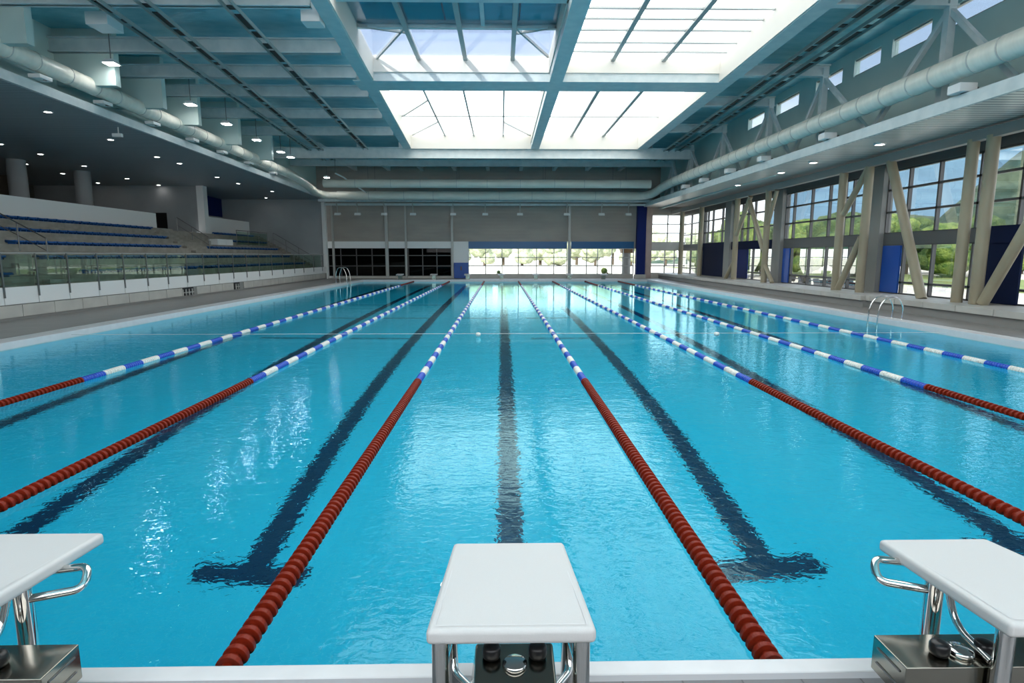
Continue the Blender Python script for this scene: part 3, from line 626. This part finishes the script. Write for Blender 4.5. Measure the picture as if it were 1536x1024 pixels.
# boxes at roof level
def box_unit(name, lab, cat, c, s, grp=None):
    t = thing(name, lab, cat, c, grp); B(-s[0] / 2, s[0] / 2, -s[1] / 2, s[1] / 2, -s[2] / 2, s[2] / 2).obj('housing', M['white'], t, bevel=.01); return t
t = box_unit('ceiling_motor_box', 'white motor box under the skylight beam at the grandstand side', 'box', (-5.06, 17.0, 8.16), (.5, .5, .5)); B(-.04, .04, -.1, .1, .2, .5).obj('bracket', M['steelwhite'], t)
t = box_unit('ceiling_box', 'white ceiling box hanging over the nearest pendant light', 'box', (-11.0, 17.6, 8.15), (.6, .7, .34)); B(-.04, .04, -.1, .1, .15, .62).obj('bracket', M['steelwhite'], t)
# cable trays
def tray(a, b, w, lab, z=7.94):
    t = thing('cable_tray', lab, 'cable tray', (0, 0, 0), 'cable trays under the roof')
    a = Vector((*a, z)); b = Vector((*b, z)); d = (b - a).normalized(); r = d.cross(Vector((0, 0, 1))).normalized() * w / 2
    for s in (-1, 1): MB().bar(a + r * s, b + r * s, .03, .1).obj('side_rail', M['traymetal'], t)
    n = int((b - a).length / .9)
    for k in range(n):
        p = a + d * (k + .5) * (b - a).length / n; q = .3 + .22 * math.sin(k * 2.3)
        MB().bar(p - d * q + Vector((0, 0, .03)), p + d * q + Vector((0, 0, .03)), w * .9, .02).obj('cover_plate', M['darkmetal'], t)
    return t
tray((-6.5, 11), (-7.95, 35.9), .26, 'cable tray closest to the roof lights on the grandstand side')
tray((-8.4, 11), (-11.0, 40), .26, 'middle cable tray of three over the grandstand side lanes')
tray((-9.7, 12), (-11.75, 42), .2, 'cable tray farthest from the roof lights, beside the pendant lights')
tray((9.15, 12), (10.0, 40), .3, 'cable tray beside the skylight beam above the window side lanes')
tray((9.85, 12), (10.75, 42), .3, 'cable tray nearest the duct above the window side lanes')
# upper walls
struct('wall_left_upper', B(-14.25, -14.0, -3, 46, 6.4, ZD + .1), M['lightwall'], 'pale upper wall above the grandstand duct', 'wall')
uw = MB().box(12.2, 12.4, -3, 46, 5.3, 7.85).box(12.2, 12.4, -3, 46, 8.4, ZD + .1)
sl = [(-3, 14.6), (17.1, 17.5), (19.2, 19.75), (21.2, 21.9), (23.7, 25.0), (27.0, 28.2), (30.0, 46)]
for a, b in sl: uw.box(12.2, 12.4, a, b, 7.85, 8.4)
wu = struct('wall_right_upper', uw, M['lightwall'], 'pale upper wall above the window side duct with high slot windows', 'wall')
slots = [(14.6, 17.1), (17.5, 19.2), (19.75, 21.2), (21.9, 23.7), (25.0, 27.0), (28.2, 30.0)]
for i, (a, b) in enumerate(slots):
    w = tag(B(12.29, 12.31, a, b, 7.85, 8.4).obj('window_%d' % (5 + i), M['pane']), 'high slot window above the window side duct, %s from the near end' % ORD[i], 'window', kind='structure')
    B(12.25, 12.35, a, b, 7.85, 7.9).box(12.25, 12.35, a, b, 8.35, 8.4).obj('frame', M['framelight'], w)
# truss on the window side
XT = 11.45
tv = [11.0, 15.8, 21.7, 25.9, 31.2, 36.3, 40.2]
for i, y in enumerate(tv):
    t = thing('truss_frame', 'window side truss post with two raking struts, %s from the near end' % ORD[i], 'truss', (XT, y, 5.5), kind='structure')
    B(-.1, .1, -.1, .1, 0, ZB - 5.5 + .3).obj('post', M['steelwhite'], t)
    pb = (tv[i - 1] - y) * .5 if i else -2.4; nb = (tv[i + 1] - y) * .5 if i + 1 < len(tv) else 2
    MB().bar((0, 0, 2.45), (0, pb + .1, .1), .13, .13).obj('strut', M['steelwhite'], t)
    MB().bar((0, 0, 2.45), (0, nb - .1, .1), .13, .13).obj('strut', M['steelwhite'], t)
# soffit and fascia on the window side
zr = lambda y: 5.22 + .006 * (y - 13)
m = MB(); ya, yb = -3, 46
m.hexa([(10.95, ya, zr(ya)), (14.6, ya, zr(ya)), (14.6, yb, zr(yb)), (10.95, yb, zr(yb))], [(10.95, ya, zr(ya) + .12), (14.6, ya, zr(ya) + .12), (14.6, yb, zr(yb) + .12), (10.95, yb, zr(yb) + .12)])
struct('ceiling_right', m, M['soffitR'], 'slatted metallic ceiling along the windows', 'ceiling')
struct('trim_7', MB().bar((10.92, ya, zr(ya) + .14), (10.92, yb, zr(yb) + .14), .1, .30), M['steelwhite'], 'pale blue grey edge beam of the window side ceiling', 'edge beam')
struct('roof_beam', B(13.08, 13.32, -3, 45.8, 4.88, 5.16), M['pier'], 'horizontal steel beam over the columns along the windows', 'roof beam')
struct('wall_right_head', B(13.9, 14.3, -3, 46, 4.75, 5.35), M['spandrel'], 'dark strip of wall over the tall windows', 'wall')
rd = None
for i, (x, y) in enumerate([(11.91, 18.94), (11.82, 22.75), (11.95, 25.6), (12.01, 30.37)]):
    lab = 'round downlight in the slatted ceiling by the windows, %s from the near end' % ORD[i]
    if rd is None:
        rd = thing('downlight', lab, 'downlight', (x, y, zr(y)), 'downlights in the slatted ceiling')
        MB().lathe([(.13, 0), (.17, -.005), (.17, -.06), (.13, -.065)], n=20).obj('trim_ring', M['white'], rd); MB().lathe([(0, -.05), (.13, -.055)], n=20).obj('lens', M['downlamp'], rd)
    else: dup(rd, (x, y, zr(y)), lab)
# ducts
def duct(lab, pts, r, seams):
    t = thing('ceiling_duct', lab, 'duct', pts[0]); o = Vector(pts[0]); P = [Vector(p) - o for p in pts]
    MB().tube(P, r, 24).obj('pipe', M['duct'], t)
    a, b = P[seams[0]], P[seams[1]]; L = (b - a).length; n = int(L / seams[2]); d = (b - a) / L
    for k in range(1, n):
        c = a + d * (k * L / n + .12 * math.sin(k * 3.7)); MB().tube([c - d * .018, c + d * .018], r + .012, 24).obj('seam_ring', M['ductseam'], t)
    return t
dL = duct('long round white duct along the edge of the grandstand ceiling', arc([(-13.05, 6, 7.36), (-13.05, 39.0, 6.70), (-12.95, 42.4, 6.1), (-12.5, 43.2, 6.0), (-11.7, 43.2, 6.0)], 8), .25, (0, 1, 1.15))
dR = duct('long round white duct above the window side ceiling edge', arc([(10.85, 6, 6.1), (10.85, 39.5, 6.36), (10.7, 42.4, 6.06), (10.2, 43.2, 6.0), (9.2, 43.2, 6.0)], 8), .28, (0, 1, 1.0))
dA = duct('round duct across the far end hanging below the roof girders', [(-12.0, 41, 6.57), (10.2, 41, 6.57)], .28, (0, 1, 2.2))
dB = duct('lower round duct across the far end joining both side ducts', [(-11.69, 43.2, 6.0), (9.19, 43.2, 6.0)], .3, (0, 1, 2.2))
for t, xs, y, z in ((dA, (-9, -3, 3, 8.5), 41, 6.57), (dB, (-9, -3, 3, 8), 43.2, 6.0)):
    for x in xs: MB().tube([(x - t.location.x, 0, .27), (x - t.location.x, 0, 8.6 - z)], .015, 6).obj('hanger', M['darksteel'], t)
# uplight boxes
ub = None
for i, (y, z) in enumerate([(17.84, 6.80), (20.49, 6.74), (23.26, 6.67), (26.13, 6.66), (28.81, 6.62), (31.71, 6.56), (35, 6.5)]):
    lab = 'white fixture box below the grandstand duct, %s from the near end' % ORD[i]
    if ub is None:
        ub = thing('uplight', lab, 'light fixture', (-13.1, y, (zs(y) + .245 + 7.098 - .020 * (y - 6)) / 2 + .01), 'fixture boxes below the grandstand duct')
        B(-.17, .17, -.24, .24, -.055, .055).obj('housing', M['white'], ub, bevel=.01); B(.1, .15, -.05, .05, -.08, -.05).obj('bracket', M['darksteel'], ub)
    else: dup(ub, (-13.1, y, (zs(y) + .245 + 7.098 - .020 * (y - 6)) / 2 + .01), lab)
vb = None
for i, (y, z) in enumerate([(14.4, 5.80), (20.2, 5.74), (25, 5.78), (28.65, 5.85), (32.3, 5.85), (35.5, 5.88)]):
    lab = 'white fixture box below the window side duct, %s from the near end' % ORD[i]
    if vb is None:
        vb = thing('uplight', lab, 'light fixture', (10.92, y, zr(y) + .42), 'fixture boxes below the window side duct')
        B(-.22, .2, -.2, .2, -.1, .1).obj('housing', M['white'], vb, bevel=.01); B(.2, .36, -.04, .04, -.04, .04).box(-.02, .03, -.04, .04, -.125, -.1).obj('bracket', M['darksteel'], vb)
    else: dup(vb, (10.92, y, zr(y) + .42), lab)
# pendant lamps
pl = None
pts = [(19.34, 7.59), (24.0, 7.52), (26.99, 7.44), (30.16, 7.36), (33.33, 7.32), (34.85, 7.29), (41.79, 7.06)]
for i, (y, z) in enumerate(pts):
    lab = 'square lit pendant lamp on a rod by the grandstand, %s from near end' % ORD[i]
    if pl is None:
        pl = thing('pendant_lamp', lab, 'pendant lamp', (-12.0, y, z), 'pendant lamps above the grandstand edge')
        MB().hexa([(-.2, -.2, 0), (.2, -.2, 0), (.2, .2, 0), (-.2, .2, 0)], [(-.12, -.12, .12), (.12, -.12, .12), (.12, .12, .12), (-.12, .12, .12)]).obj('shade', M['white'], pl)
        B(-.15, .15, -.15, .15, -.02, -.002).obj('lens', M['lamp'], pl); MB().tube([(0, 0, .12), (0, 0, 1.16)], .014, 6).obj('rod', M['darksteel'], pl)
    else: dup(pl, (-12.0, y, z), lab)
# floodlights on the far wall
fl = None
for i, x in enumerate([-12.15, -10.67, -8.69, -6.56, -3.58, -1.19, 1.4, 4.9, 7.51, 9.52]):
    lab = 'floodlight on a bent arm before the far wall, %s from the grandstand' % ORD[i]
    if fl is None:
        fl = thing('hanging_floodlight', lab, 'floodlight', (x, 44.7, 4.78), 'floodlights along the far wall')
        MB().hexa([(-.22, -.16, -.08), (.22, -.16, -.08), (.22, .16, -.02), (-.22, .16, -.02)], [(-.2, -.1, .1), (.2, -.1, .1), (.2, .14, .12), (-.2, .14, .12)]).obj('head', M['white'], fl)
        MB().bar((0, 0, .1), (0, 0, .5), .06, .06).obj('stem', M['framelight'], fl); MB().bar((0, 0, .5), (0, -.26, .86), .07, .07).obj('arm', M['framelight'], fl)
    else: dup(fl, (x, 44.7, 4.78), lab)
t = thing('ceiling_conduit', 'pale slanting pipe near the grandstand end of the cross ducts', 'pipe', (-10.8, 39.6, 7.05)); MB().tube([(0, 0, 0), (.25, 1.0, -.12), (1.6, 4.3, -1.2)], .05, 10).obj('pipe', M['white'], t); MB().tube([(0, 0, 0), (0, 0, 1.5)], .015, 6).obj('hanger', M['darksteel'], t)

# ------------------------------------------------------------------ far wall (Y = 46)
YW = 46.0
struct('wall_back', MB().box(-14.2, 10.3, YW, YW + .25, 2.82, ZD + .1).box(-13.6, -13.36, YW, YW + .25, 0, 2.82).box(10.3, 14.6, YW, YW + .25, 4.9, ZD + .1).box(10.3, 10.6, YW, YW + .25, 2.28, 4.95), M['greywall'], 'grey ribbed far wall above the windows', 'wall')
struct('wall_back_dado', MB().box(-2.54, 10.3, YW - .06, YW + .25, 0, .31).box(-13.36, -3.83, YW - .02, YW + .25, 0, .17), M['bench'], 'low pale plinth below the far windows', 'wall')
struct('wall_back_band', MB().box(-13.36, -3.83, YW - .05, YW + .2, 2.31, 2.82).box(-3.83, -2.54, YW - .03, YW + .2, 0, 2.82), M['white'], 'off white band and panel above and beside the dark glazing', 'wall')
t = thing('wall_cabinet', 'blue cabinet on the white panel between dark and bright windows', 'cabinet', (-3.1, 45.97, .32))
B(-.56, .56, -.3, 0, -.3, .88).obj('body', M['blue'], t, bevel=.01); B(-.04, .04, -.33, -.3, .3, .6).obj('handle', M['wood'], t)
def window(idx, lab, P, cols, rows, m, fm, fr=.07, depth=.1):
    """P(u, z) -> point; cols and rows are bar positions"""
    w = None
    mb = MB(); u0, u1, z0, z1 = cols[0], cols[-1], rows[0], rows[-1]
    def bar(a, b, h): mb.bar(P(*a), P(*b), h, depth)
    for u in cols: mb.bar(P(u, z0), P(u, z1), fr, depth, up=P.n)
    for z in rows: mb.bar(P(u0, z), P(u1, z), fr, depth, up=P.n)
    w = tag(mb.obj('window_%d' % idx, fm), lab, 'window', kind='structure')
    MB().add([P(u0, z0), P(u1, z0), P(u1, z1), P(u0, z1)], [(0, 1, 2, 3)]).obj('pane', m, w)
    return w
class PY:
    n = Vector((0, 1, 0))
    def __init__(s, y): s.y = y
    def __call__(s, u, z): return Vector((u, s.y, z))
class PXX:
    n = Vector((1, 0, 0))
    def __init__(s, x): s.x = x
    def __call__(s, u, z): return Vector((s.x, u, z))
by = PY(YW + .08)
window(11, 'dark tinted glazing low in the far wall next to the grandstand', by, [-13.36, -12.4, -11.2, -10.0, -8.95, -7.45], [.17, .95, 1.75, 2.31], M['darkpane'], M['frame'])
window(12, 'dark tinted glazing between the two slim posts of the far wall', by, [-7.2, -6.1, -5.0, -3.9], [.17, .95, 1.75, 2.31], M['darkpane'], M['frame'])
wb = window(13, 'bright far windows from the blue cabinet to the thin post', by, [-2.54, -1.22, .05, 1.32, 2.74, 4.09, 5.1], [.31, .95, 1.6, 2.28], M['pane'], M['framelight'], .06)
wc = window(14, 'bright far windows from the thin post to the blue pillar', by, [5.4, 6.64, 7.5, 8.62, 9.51, 10.3], [.31, .95, 1.6, 2.28], M['pane'], M['framelight'], .06)
B(-2.54, 5.1, YW, YW + .1, 2.3, 2.82).obj('blue_band', M['bluetrim'], wb); B(5.4, 10.3, YW, YW + .1, 2.3, 2.82).obj('blue_band', M['bluetrim'], wc)
struct('back_room', MB().box(-14, -3.6, 50, 50.2, -.1, 3).box(-14.2, -14, 46.3, 50, -.1, 3).box(-14, -3.6, 46.3, 50, 2.6, 2.8).box(-3.7, -3.5, 46.3, 50, 0, 2.8), M['darkwall'], 'unlit room behind the dark glazing', 'room')
for i, (x, w_, lb) in enumerate([(-12.9, .14, 'by the grandstand corner'), (-8.8, .22, 'in the middle of the dark glazing'), (-7.33, .14, 'beside the second dark window'), (-3.78, .16, 'at the white panel'), (5.25, .2, 'between the bright windows')]):
    struct('column', B(x - w_ / 2, x + w_ / 2, YW - .22, YW - .03, 0, 5.6), M['framelight'], 'slim steel post on the far wall %s' % lb, 'column')
struct('column', B(10.42, 11.1, 45.5, 45.95, .3, 5.6), M['navy'], 'broad dark blue pillar at the end of the bright windows', 'column')
struct('column', B(10.35, 11.15, 45.42, 45.98, 0, .3), M['bench'], 'pale plinth under the dark blue pillar', 'plinth')
struct('column', B(11.2, 11.62, 45.7, 46.1, 0, 5.4), M['brick'], 'pinkish wall strip beside the dark blue pillar', 'wall strip')
window(15, 'upper corner window of the far wall past the blue pillar', by, [11.63, 12.9, 14.3], [2.75, 3.45, 4.15, 4.85], M['pane'], M['framelight'], .08)
window(16, 'lower corner window of the far wall past the blue pillar', by, [11.63, 12.75, 13.5, 14.3], [.38, .95, 1.6, 2.17], M['pane'], M['framelight'], .08)
struct('trim_8', B(11.63, 14.3, YW, YW + .2, 2.17, 2.75), M['bench'], 'pale band between the corner windows', 'band')
struct('trim_9', B(11.63, 14.5, YW - .0, YW + .25, 0, .38), M['bench'], 'sill wall under the corner windows', 'sill')

# ------------------------------------------------------------------ window wall (X = 14)
gx = PXX(14.0)
lg = struct('wall_right_ledge', MB().box(12.45, 14.2, -3, 19.75, 0, .24).box(12.3, 14.2, 19.75, 46, 0, .22), M['benchbase'], 'grey base of the long ledge under the windows', 'ledge')
yy = -3.0
while yy < 45.9:
    y1 = min(yy + 1.25, 45.9); x = 12.38 if yy < 19.6 else 12.22
    if yy < 19.75 < y1: y1 = 19.75
    B(x, 14.2, yy + .008, y1 - .008, .24, .41).obj('ledge_tile', M['bench'], lg, bevel=.006)
    yy = y1
bays = [(.5, 7.4, [.5, 2.2, 3.9, 5.6, 7.4]), (8.0, 14.3, [8, 9.5, 11, 12.6, 14.3]), (14.7, 21.45, [14.7, 15.9, 17.34, 18.98, 20.37, 21.45]), (22.25, 29.1, [22.25, 23.6, 24.2, 25.3, 26.74, 28.34, 29.1]),
        (29.95, 35.6, [29.95, 31.3, 32.7, 33.6, 34.4, 35.6]), (36.5, 40.8, [36.5, 37.5, 39.2, 40.1, 40.8]), (41.4, 45.8, [41.4, 43.6, 45.8])]
wi = 18
window(17, 'added unseen wide window high in the end wall behind the starting blocks', PY(-3.1), [-12, -7, -2, 3, 8, 12.5], [2.2, 5.0, 7.8], M['frosted'], M['framelight'])  # unseen window, added to bring soft light to the near end
nm = ['beside the near starting blocks', 'cut off by the frame', 'nearest fully visible, with the raking column', 'in the second bay from the frame edge', 'in the third bay, behind the crossing columns', 'in the fourth bay above the dark doors', 'in the last bay before the corner']
for (a, b, cs), n_ in zip(bays, nm):
    window(wi, 'tall upper window of the side wall, %s' % n_, gx, cs, [2.53, 3.28, 4.06, 4.72], M['pane'], M['frame'], .07, .12); wi += 1
    window(wi, 'lower window of the side wall, %s' % n_, gx, cs, [.42, .82, 2.14], M['pane'], M['frame'], .07, .12); wi += 1
struct('trim_10', B(13.93, 14.12, -3, 46, 2.14, 2.53), M['spandrel'], 'dark band between upper and lower windows of the side wall', 'band')
for i, (a, b, lb) in enumerate([(-3, .5, 'beside the end wall'), (7.4, 8.0, 'out of the frame'), (14.3, 14.7, 'out at the frame edge'), (21.45, 22.25, 'behind the ladder'), (29.1, 29.95, 'in the middle of the window wall'), (35.6, 36.5, 'before the dark doors'), (40.8, 41.4, 'after the dark doors')]):
    struct('column', B(13.75, 14.15, a, b, .38, 4.95), M['pier'], 'dark wall pier between tall windows %s' % lb, 'pier')
# infill panels
def panel(name, lab, y0, y1, z0, z1, m, x=13.93):
    return tag(B(x - .03, x + .03, y0, y1, z0, z1).obj(name, m), lab, 'panel', kind='structure')
panel('door_2', 'bright blue door panel beside the nearest wall pier', 20.45, 21.4, .45, 2.1, M['blue'])
panel('door_3', 'very dark blue door panel by the frame edge', 15.6, 16.85, .42, 2.14, M['darkblue'])
panel('trim_11', 'dark blue band over the very dark door panel', 8, 17.0, 2.1, 2.58, M['darkblue'], 13.9)
panel('door_4', 'narrow blue panel at the edge of the second window bay', 28.4, 29.05, .45, 2.1, M['blue'])
panel('door_5', 'dark blue pair of doors in the fourth window bay', 36.6, 40.7, .42, 2.12, M['darkblue'])
panel('trim_12', 'dark blue band over the pair of doors', 36.5, 40.8, 2.1, 2.58, M['darkblue'], 13.9)
panel('trim_13', 'dark blue band over the third bay lower windows', 30, 35.6, 2.1, 2.56, M['darkblue'], 13.9)
panel('door_6', 'dark blue panel in the lower third bay', 33.3, 35.4, .45, 2.1, M['navy'], 13.95)
# columns, upright and raking
def colm(lab, a, b, r=.14):
    struct('column', MB().tube([a, b], r, 18), M['column'], lab, 'column')
X = 13.2
colm('tan upright column in front of the second window bay', (X, 23.05, .4), (X, 23.05, 4.9), .15)
colm('tan upright column next to the pier behind the ladder', (X, 21.45, .4), (X, 21.45, 4.9), .15)
colm('tan raking column leaning across the nearest full window', (X, 18.2, .4), (X, 20.3, 4.9), .15)
colm('tan upright column, slimmer of the close pair by the frame edge', (X, 16.78, .4), (X, 16.78, 4.95), .15)
colm('tan upright column, thicker of the close pair by the frame edge', (X, 16.1, .4), (X, 16.1, 4.95), .16)
colm('tan strut rising out of the frame from the close pair of columns', (X, 15.85, .45), (X, 13.6, 4.6), .14)
colm('tan strut from the ledge up to the pier behind the ladder', (X, 22.85, .45), (X, 21.6, 2.4), .12)
colm('tan strut from the second bay column up to the long beam', (X, 22.9, 3.3), (X, 21.5, 4.9), .11)
colm('tan upright column at the middle pier of the window wall', (X, 29.45, .4), (X, 29.45, 4.95), .15)
colm('tan upright column in the third window bay', (X, 33.3, .4), (X, 33.3, 4.95), .15)
colm('tan upright column beyond the dark doors', (X, 39.2, .4), (X, 39.2, 4.95), .15)
colm('tan upright column where the window wall nears the corner', (X, 43.4, .4), (X, 43.4, 4.95), .17)
colm('tan strut falling from the long beam onto the third bay column', (X, 31.6, 4.85), (X, 33.2, 2.9), .12)
colm('tan strut between the third bay column and the middle pier', (X, 31.7, 4.6), (X, 29.7, 2.0), .12)
colm('tan low strut at the foot of the third bay column', (X, 33.4, 1.4), (X, 34.5, .45), .11)
colm('tan short strut above the middle pier column', (X, 28.6, 4.85), (X, 29.4, 3.2), .1)
colm('tan low strut at the foot of the middle pier column', (X, 29.4, 1.3), (X, 28.5, .45), .1)

# ------------------------------------------------------------------ outside
struct('ground', MB().box(-200, -29.3, -60, 420, -.9, -.4).box(-29.3, 16, 46.6, 420, -.9, -.4).box(16, 400, -60, 420, -.9, -.4), M['ground'], 'pale sunlit paving outside the windows', 'ground')
struct('lawn', B(30, 46, 5, 110, -.4, -.36), M['lawn'], 'strip of dry lawn beyond the side windows', 'lawn')
def hill(name, lab, m, cx, cy, rx, ry, h, seed, ph=1.0):
    rnd = random.Random(seed); mb = MB(); N = 40; vs = []; w = [(rnd.uniform(.5, 3.2), rnd.uniform(.5, 3.2), rnd.uniform(0, 6), rnd.uniform(.03, .11)) for _ in range(14)]
    for j in range(N + 1):
        for i in range(N + 1):
            u, v = i / N * 2 - 1, j / N * 2 - 1; r = min(1, math.hypot(u, v))
            z = h * (math.cos(r * PI) * .5 + .5) ** ph
            z *= 1 + sum(a * math.sin(4 * (p * u + q * v) + s) for p, q, s, a in w)
            vs.append((cx + u * rx, cy + v * ry, z - .6))
    mb.add(vs, [(j * (N + 1) + i, j * (N + 1) + i + 1, (j + 1) * (N + 1) + i + 1, (j + 1) * (N + 1) + i) for j in range(N) for i in range(N)], True)
    return struct(name, mb, m, lab, 'hill')
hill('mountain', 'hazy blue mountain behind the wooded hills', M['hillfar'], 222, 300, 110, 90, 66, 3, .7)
hill('hill', 'wooded green hill rising at the frame edge behind the nearest side windows', M['hillnear'], 136, 140, 42, 50, 27, 5)
hill('hill', 'long low wooded hill behind the trees of the side windows', M['hillnear'], 110, 165, 75, 40, 9.5, 8, .7)
def tree(x, y, h, w, lab, m, seed, shrub=False):
    t = thing('shrub' if shrub else 'tree', lab, 'shrub' if shrub else 'tree', (x, y, -.4), 'shrubs outside the far windows' if shrub else 'trees outside the windows')
    rnd = random.Random(seed); mb = MB()
    for k in range(9 if not shrub else 4):
        a = rnd.uniform(0, 2 * PI); d = rnd.uniform(.1, .55) * w; z = h * rnd.uniform(.2, .78)
        r = w * rnd.uniform(.38, .6); mb.blob((d * math.cos(a), d * math.sin(a), z), (r, r, r * .85), 3, rnd.random(), .16)
    mb.obj('foliage', m, t)
    if not shrub: MB().tube([(0, 0, 0), (.08, .05, h * .3), (0, 0, h * .6)], [h * .035, h * .028, h * .015], 10).obj('trunk', M['bark'], t)
    else: MB().tube([(0, 0, 0), (0, 0, h * .5)], .06, 8).obj('stem', M['bark'], t)
for i in range(15):
    px = 318 + i * 36 + (i * 17 % 11); Y_ = 54 + (i * 23 % 19); x, y = px / 880 * Y_, Y_
    h = 5.0 + (i * 37 % 10) * .22
    tree(x, y, h, 2.5 + (i % 3) * .3, '%s tree outside the side windows, %s from the corner' % (('light green rounded', 'leafy green', 'dark green')[i % 3], ORD[i]), M['leafdark'] if i % 3 == 2 else M['leaf'], 100 + i)
for i in range(7):
    tree(-11 + i * 7.6, 118 + (i * 29 % 7), 7.2 + (i % 3) * .7, 3.2, 'glare paled leafy tree far behind the far windows, %s from the grandstand' % ORD[i], M['leafglare'], 200 + i)
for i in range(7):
    tree(-8 + i * 8.4, 132 + (i * 31 % 6), 9.2 + (i % 3) * .7, 3.5, 'glare paled tree in the second row far behind the far windows, %s from the grandstand' % ORD[i], M['leafglare'], 230 + i)
tree(8.9, 49.5, 1.5, .62, 'round green shrub just outside the far windows near the timber post', M['leaf'], 300, True)
tree(-.2, 50.5, 1.0, .35, 'small shrub outside the far windows at their middle', M['leafdark'], 301, True)
tree(1.5, 50, .8, .3, 'tiny potted shrub outside the far windows beside the middle mullion', M['leafdark'], 302, True)
tag(MB().tube([(10.2, 48.2, -.4), (10.2, 48.2, 1.95)], .35, 16).obj('outdoor_column', M['pier']), 'grey round column outside the far windows', 'column', kind='structure')
tag(B(9.75, 10.75, 47.8, 48.6, 1.95, 2.9).obj('outdoor_canopy', M['wood']), 'timber clad block on the column outside the far windows', 'canopy', kind='structure')
# patio furniture seen through the lower side windows
pt = pc = None
k = 0
for i, (x, y) in enumerate([(17.5, 30.5), (18.2, 33.5), (18.0, 36.4), (19.2, 40.5), (17.3, 27.6)]):
    lab = 'dark patio table outside the side windows, %s row of the terrace' % ORD[i]
    if pt is None:
        pt = thing('patio_table', lab, 'table', (x, y, -.4), 'patio tables')
        MB().lathe([(0, .72), (.5, .72), (.52, .74), (.5, .76), (0, .76)], n=20).obj('tabletop', M['patio'], pt); MB().lathe([(.26, 0), (.26, .03), (.04, .05), (.035, .72)], n=14).obj('pedestal', M['patio'], pt)
    else: dup(pt, (x, y, -.4), lab)
    for a in (.5, 2.0, 3.7, 5.2):
        cx_, cy_ = x + .85 * math.cos(a), y + .85 * math.sin(a)
        lab = 'dark patio chair pulled up to the patio table of the %s row' % ORD[i]; g = 'patio chairs at the table of the %s row' % ORD[i]
        if pc is None:
            pc = thing('patio_chair', lab, 'chair', (cx_, cy_, -.4), g)
            B(-.22, .22, -.22, .22, .42, .46).obj('seat', M['patio'], pc); MB().bar((.24, 0, .44), (.34, 0, .92), .44, .03, up=(1, 0, 0)).obj('backrest', M['patio'], pc)
            for sx in (-.2, .2):
                for sy in (-.2, .2): MB().tube([(sx, sy, 0), (sx * .95, sy * .95, .42)], .018, 6).obj('leg', M['patio'], pc)
            pc.rotation_euler.z = a
        else: dup(pc, (cx_, cy_, -.4), lab, g, a)

# ------------------------------------------------------------------ world, sun, camera
w = bpy.data.worlds.new('sky'); bpy.context.scene.world = w; w.use_nodes = True
nt = w.node_tree; bg = nt.nodes['Background']
tc = nt.nodes.new('ShaderNodeTexCoord'); sp = nt.nodes.new('ShaderNodeSeparateXYZ'); nt.links.new(tc.outputs['Generated'], sp.inputs[0])
rp = nt.nodes.new('ShaderNodeValToRGB'); nt.links.new(sp.outputs['Z'], rp.inputs['Fac'])
e = rp.color_ramp.elements; e[0].position = 0.0; e[0].color = (2.1, 2.15, 2.2, 1); e[1].position = 1.0; e[1].color = (2.4, 2.45, 2.5, 1)
for p_, c_ in ((.13, (1.8, 1.95, 2.1)), (.25, (.60, .76, 1.02)), (.42, (.50, .66, .97)), (.62, (2.0, 2.1, 2.25))):
    k = e.new(p_); k.color = (*c_, 1)
nt.links.new(rp.outputs['Color'], bg.inputs['Color']); bg.inputs['Strength'].default_value = 1.0
sd = bpy.data.lights.new('sun', 'SUN'); sd.energy = 4.5; sd.angle = .02; sd.color = (1, .95, .86)
so = bpy.data.objects.new('sun', sd); COL.objects.link(so)
az, el = math.radians(215), math.radians(32)   # sun stands behind the grandstand, low enough for the light wells to shade the water
d = Vector((math.sin(az) * math.cos(el), math.cos(az) * math.cos(el), math.sin(el)))
so.rotation_euler = d.to_track_quat('Z', 'Y').to_euler()
cam = bpy.data.cameras.new('camera'); cam.lens = 880 / 1536 * 36; cam.sensor_width = 36; cam.clip_end = 2000; cam.clip_start = .05
co = bpy.data.objects.new('camera', cam); COL.objects.link(co)
co.location = (0, 0, 1.755); co.rotation_euler = (math.radians(90 - 8.34), 0, math.radians(-1.03))
sc = bpy.context.scene; sc.camera = co
sc.view_settings.view_transform = 'Standard'; sc.view_settings.look = 'None'; sc.view_settings.gamma = 1; sc.view_settings.exposure = 0.55
sc.view_settings.use_curve_mapping = False
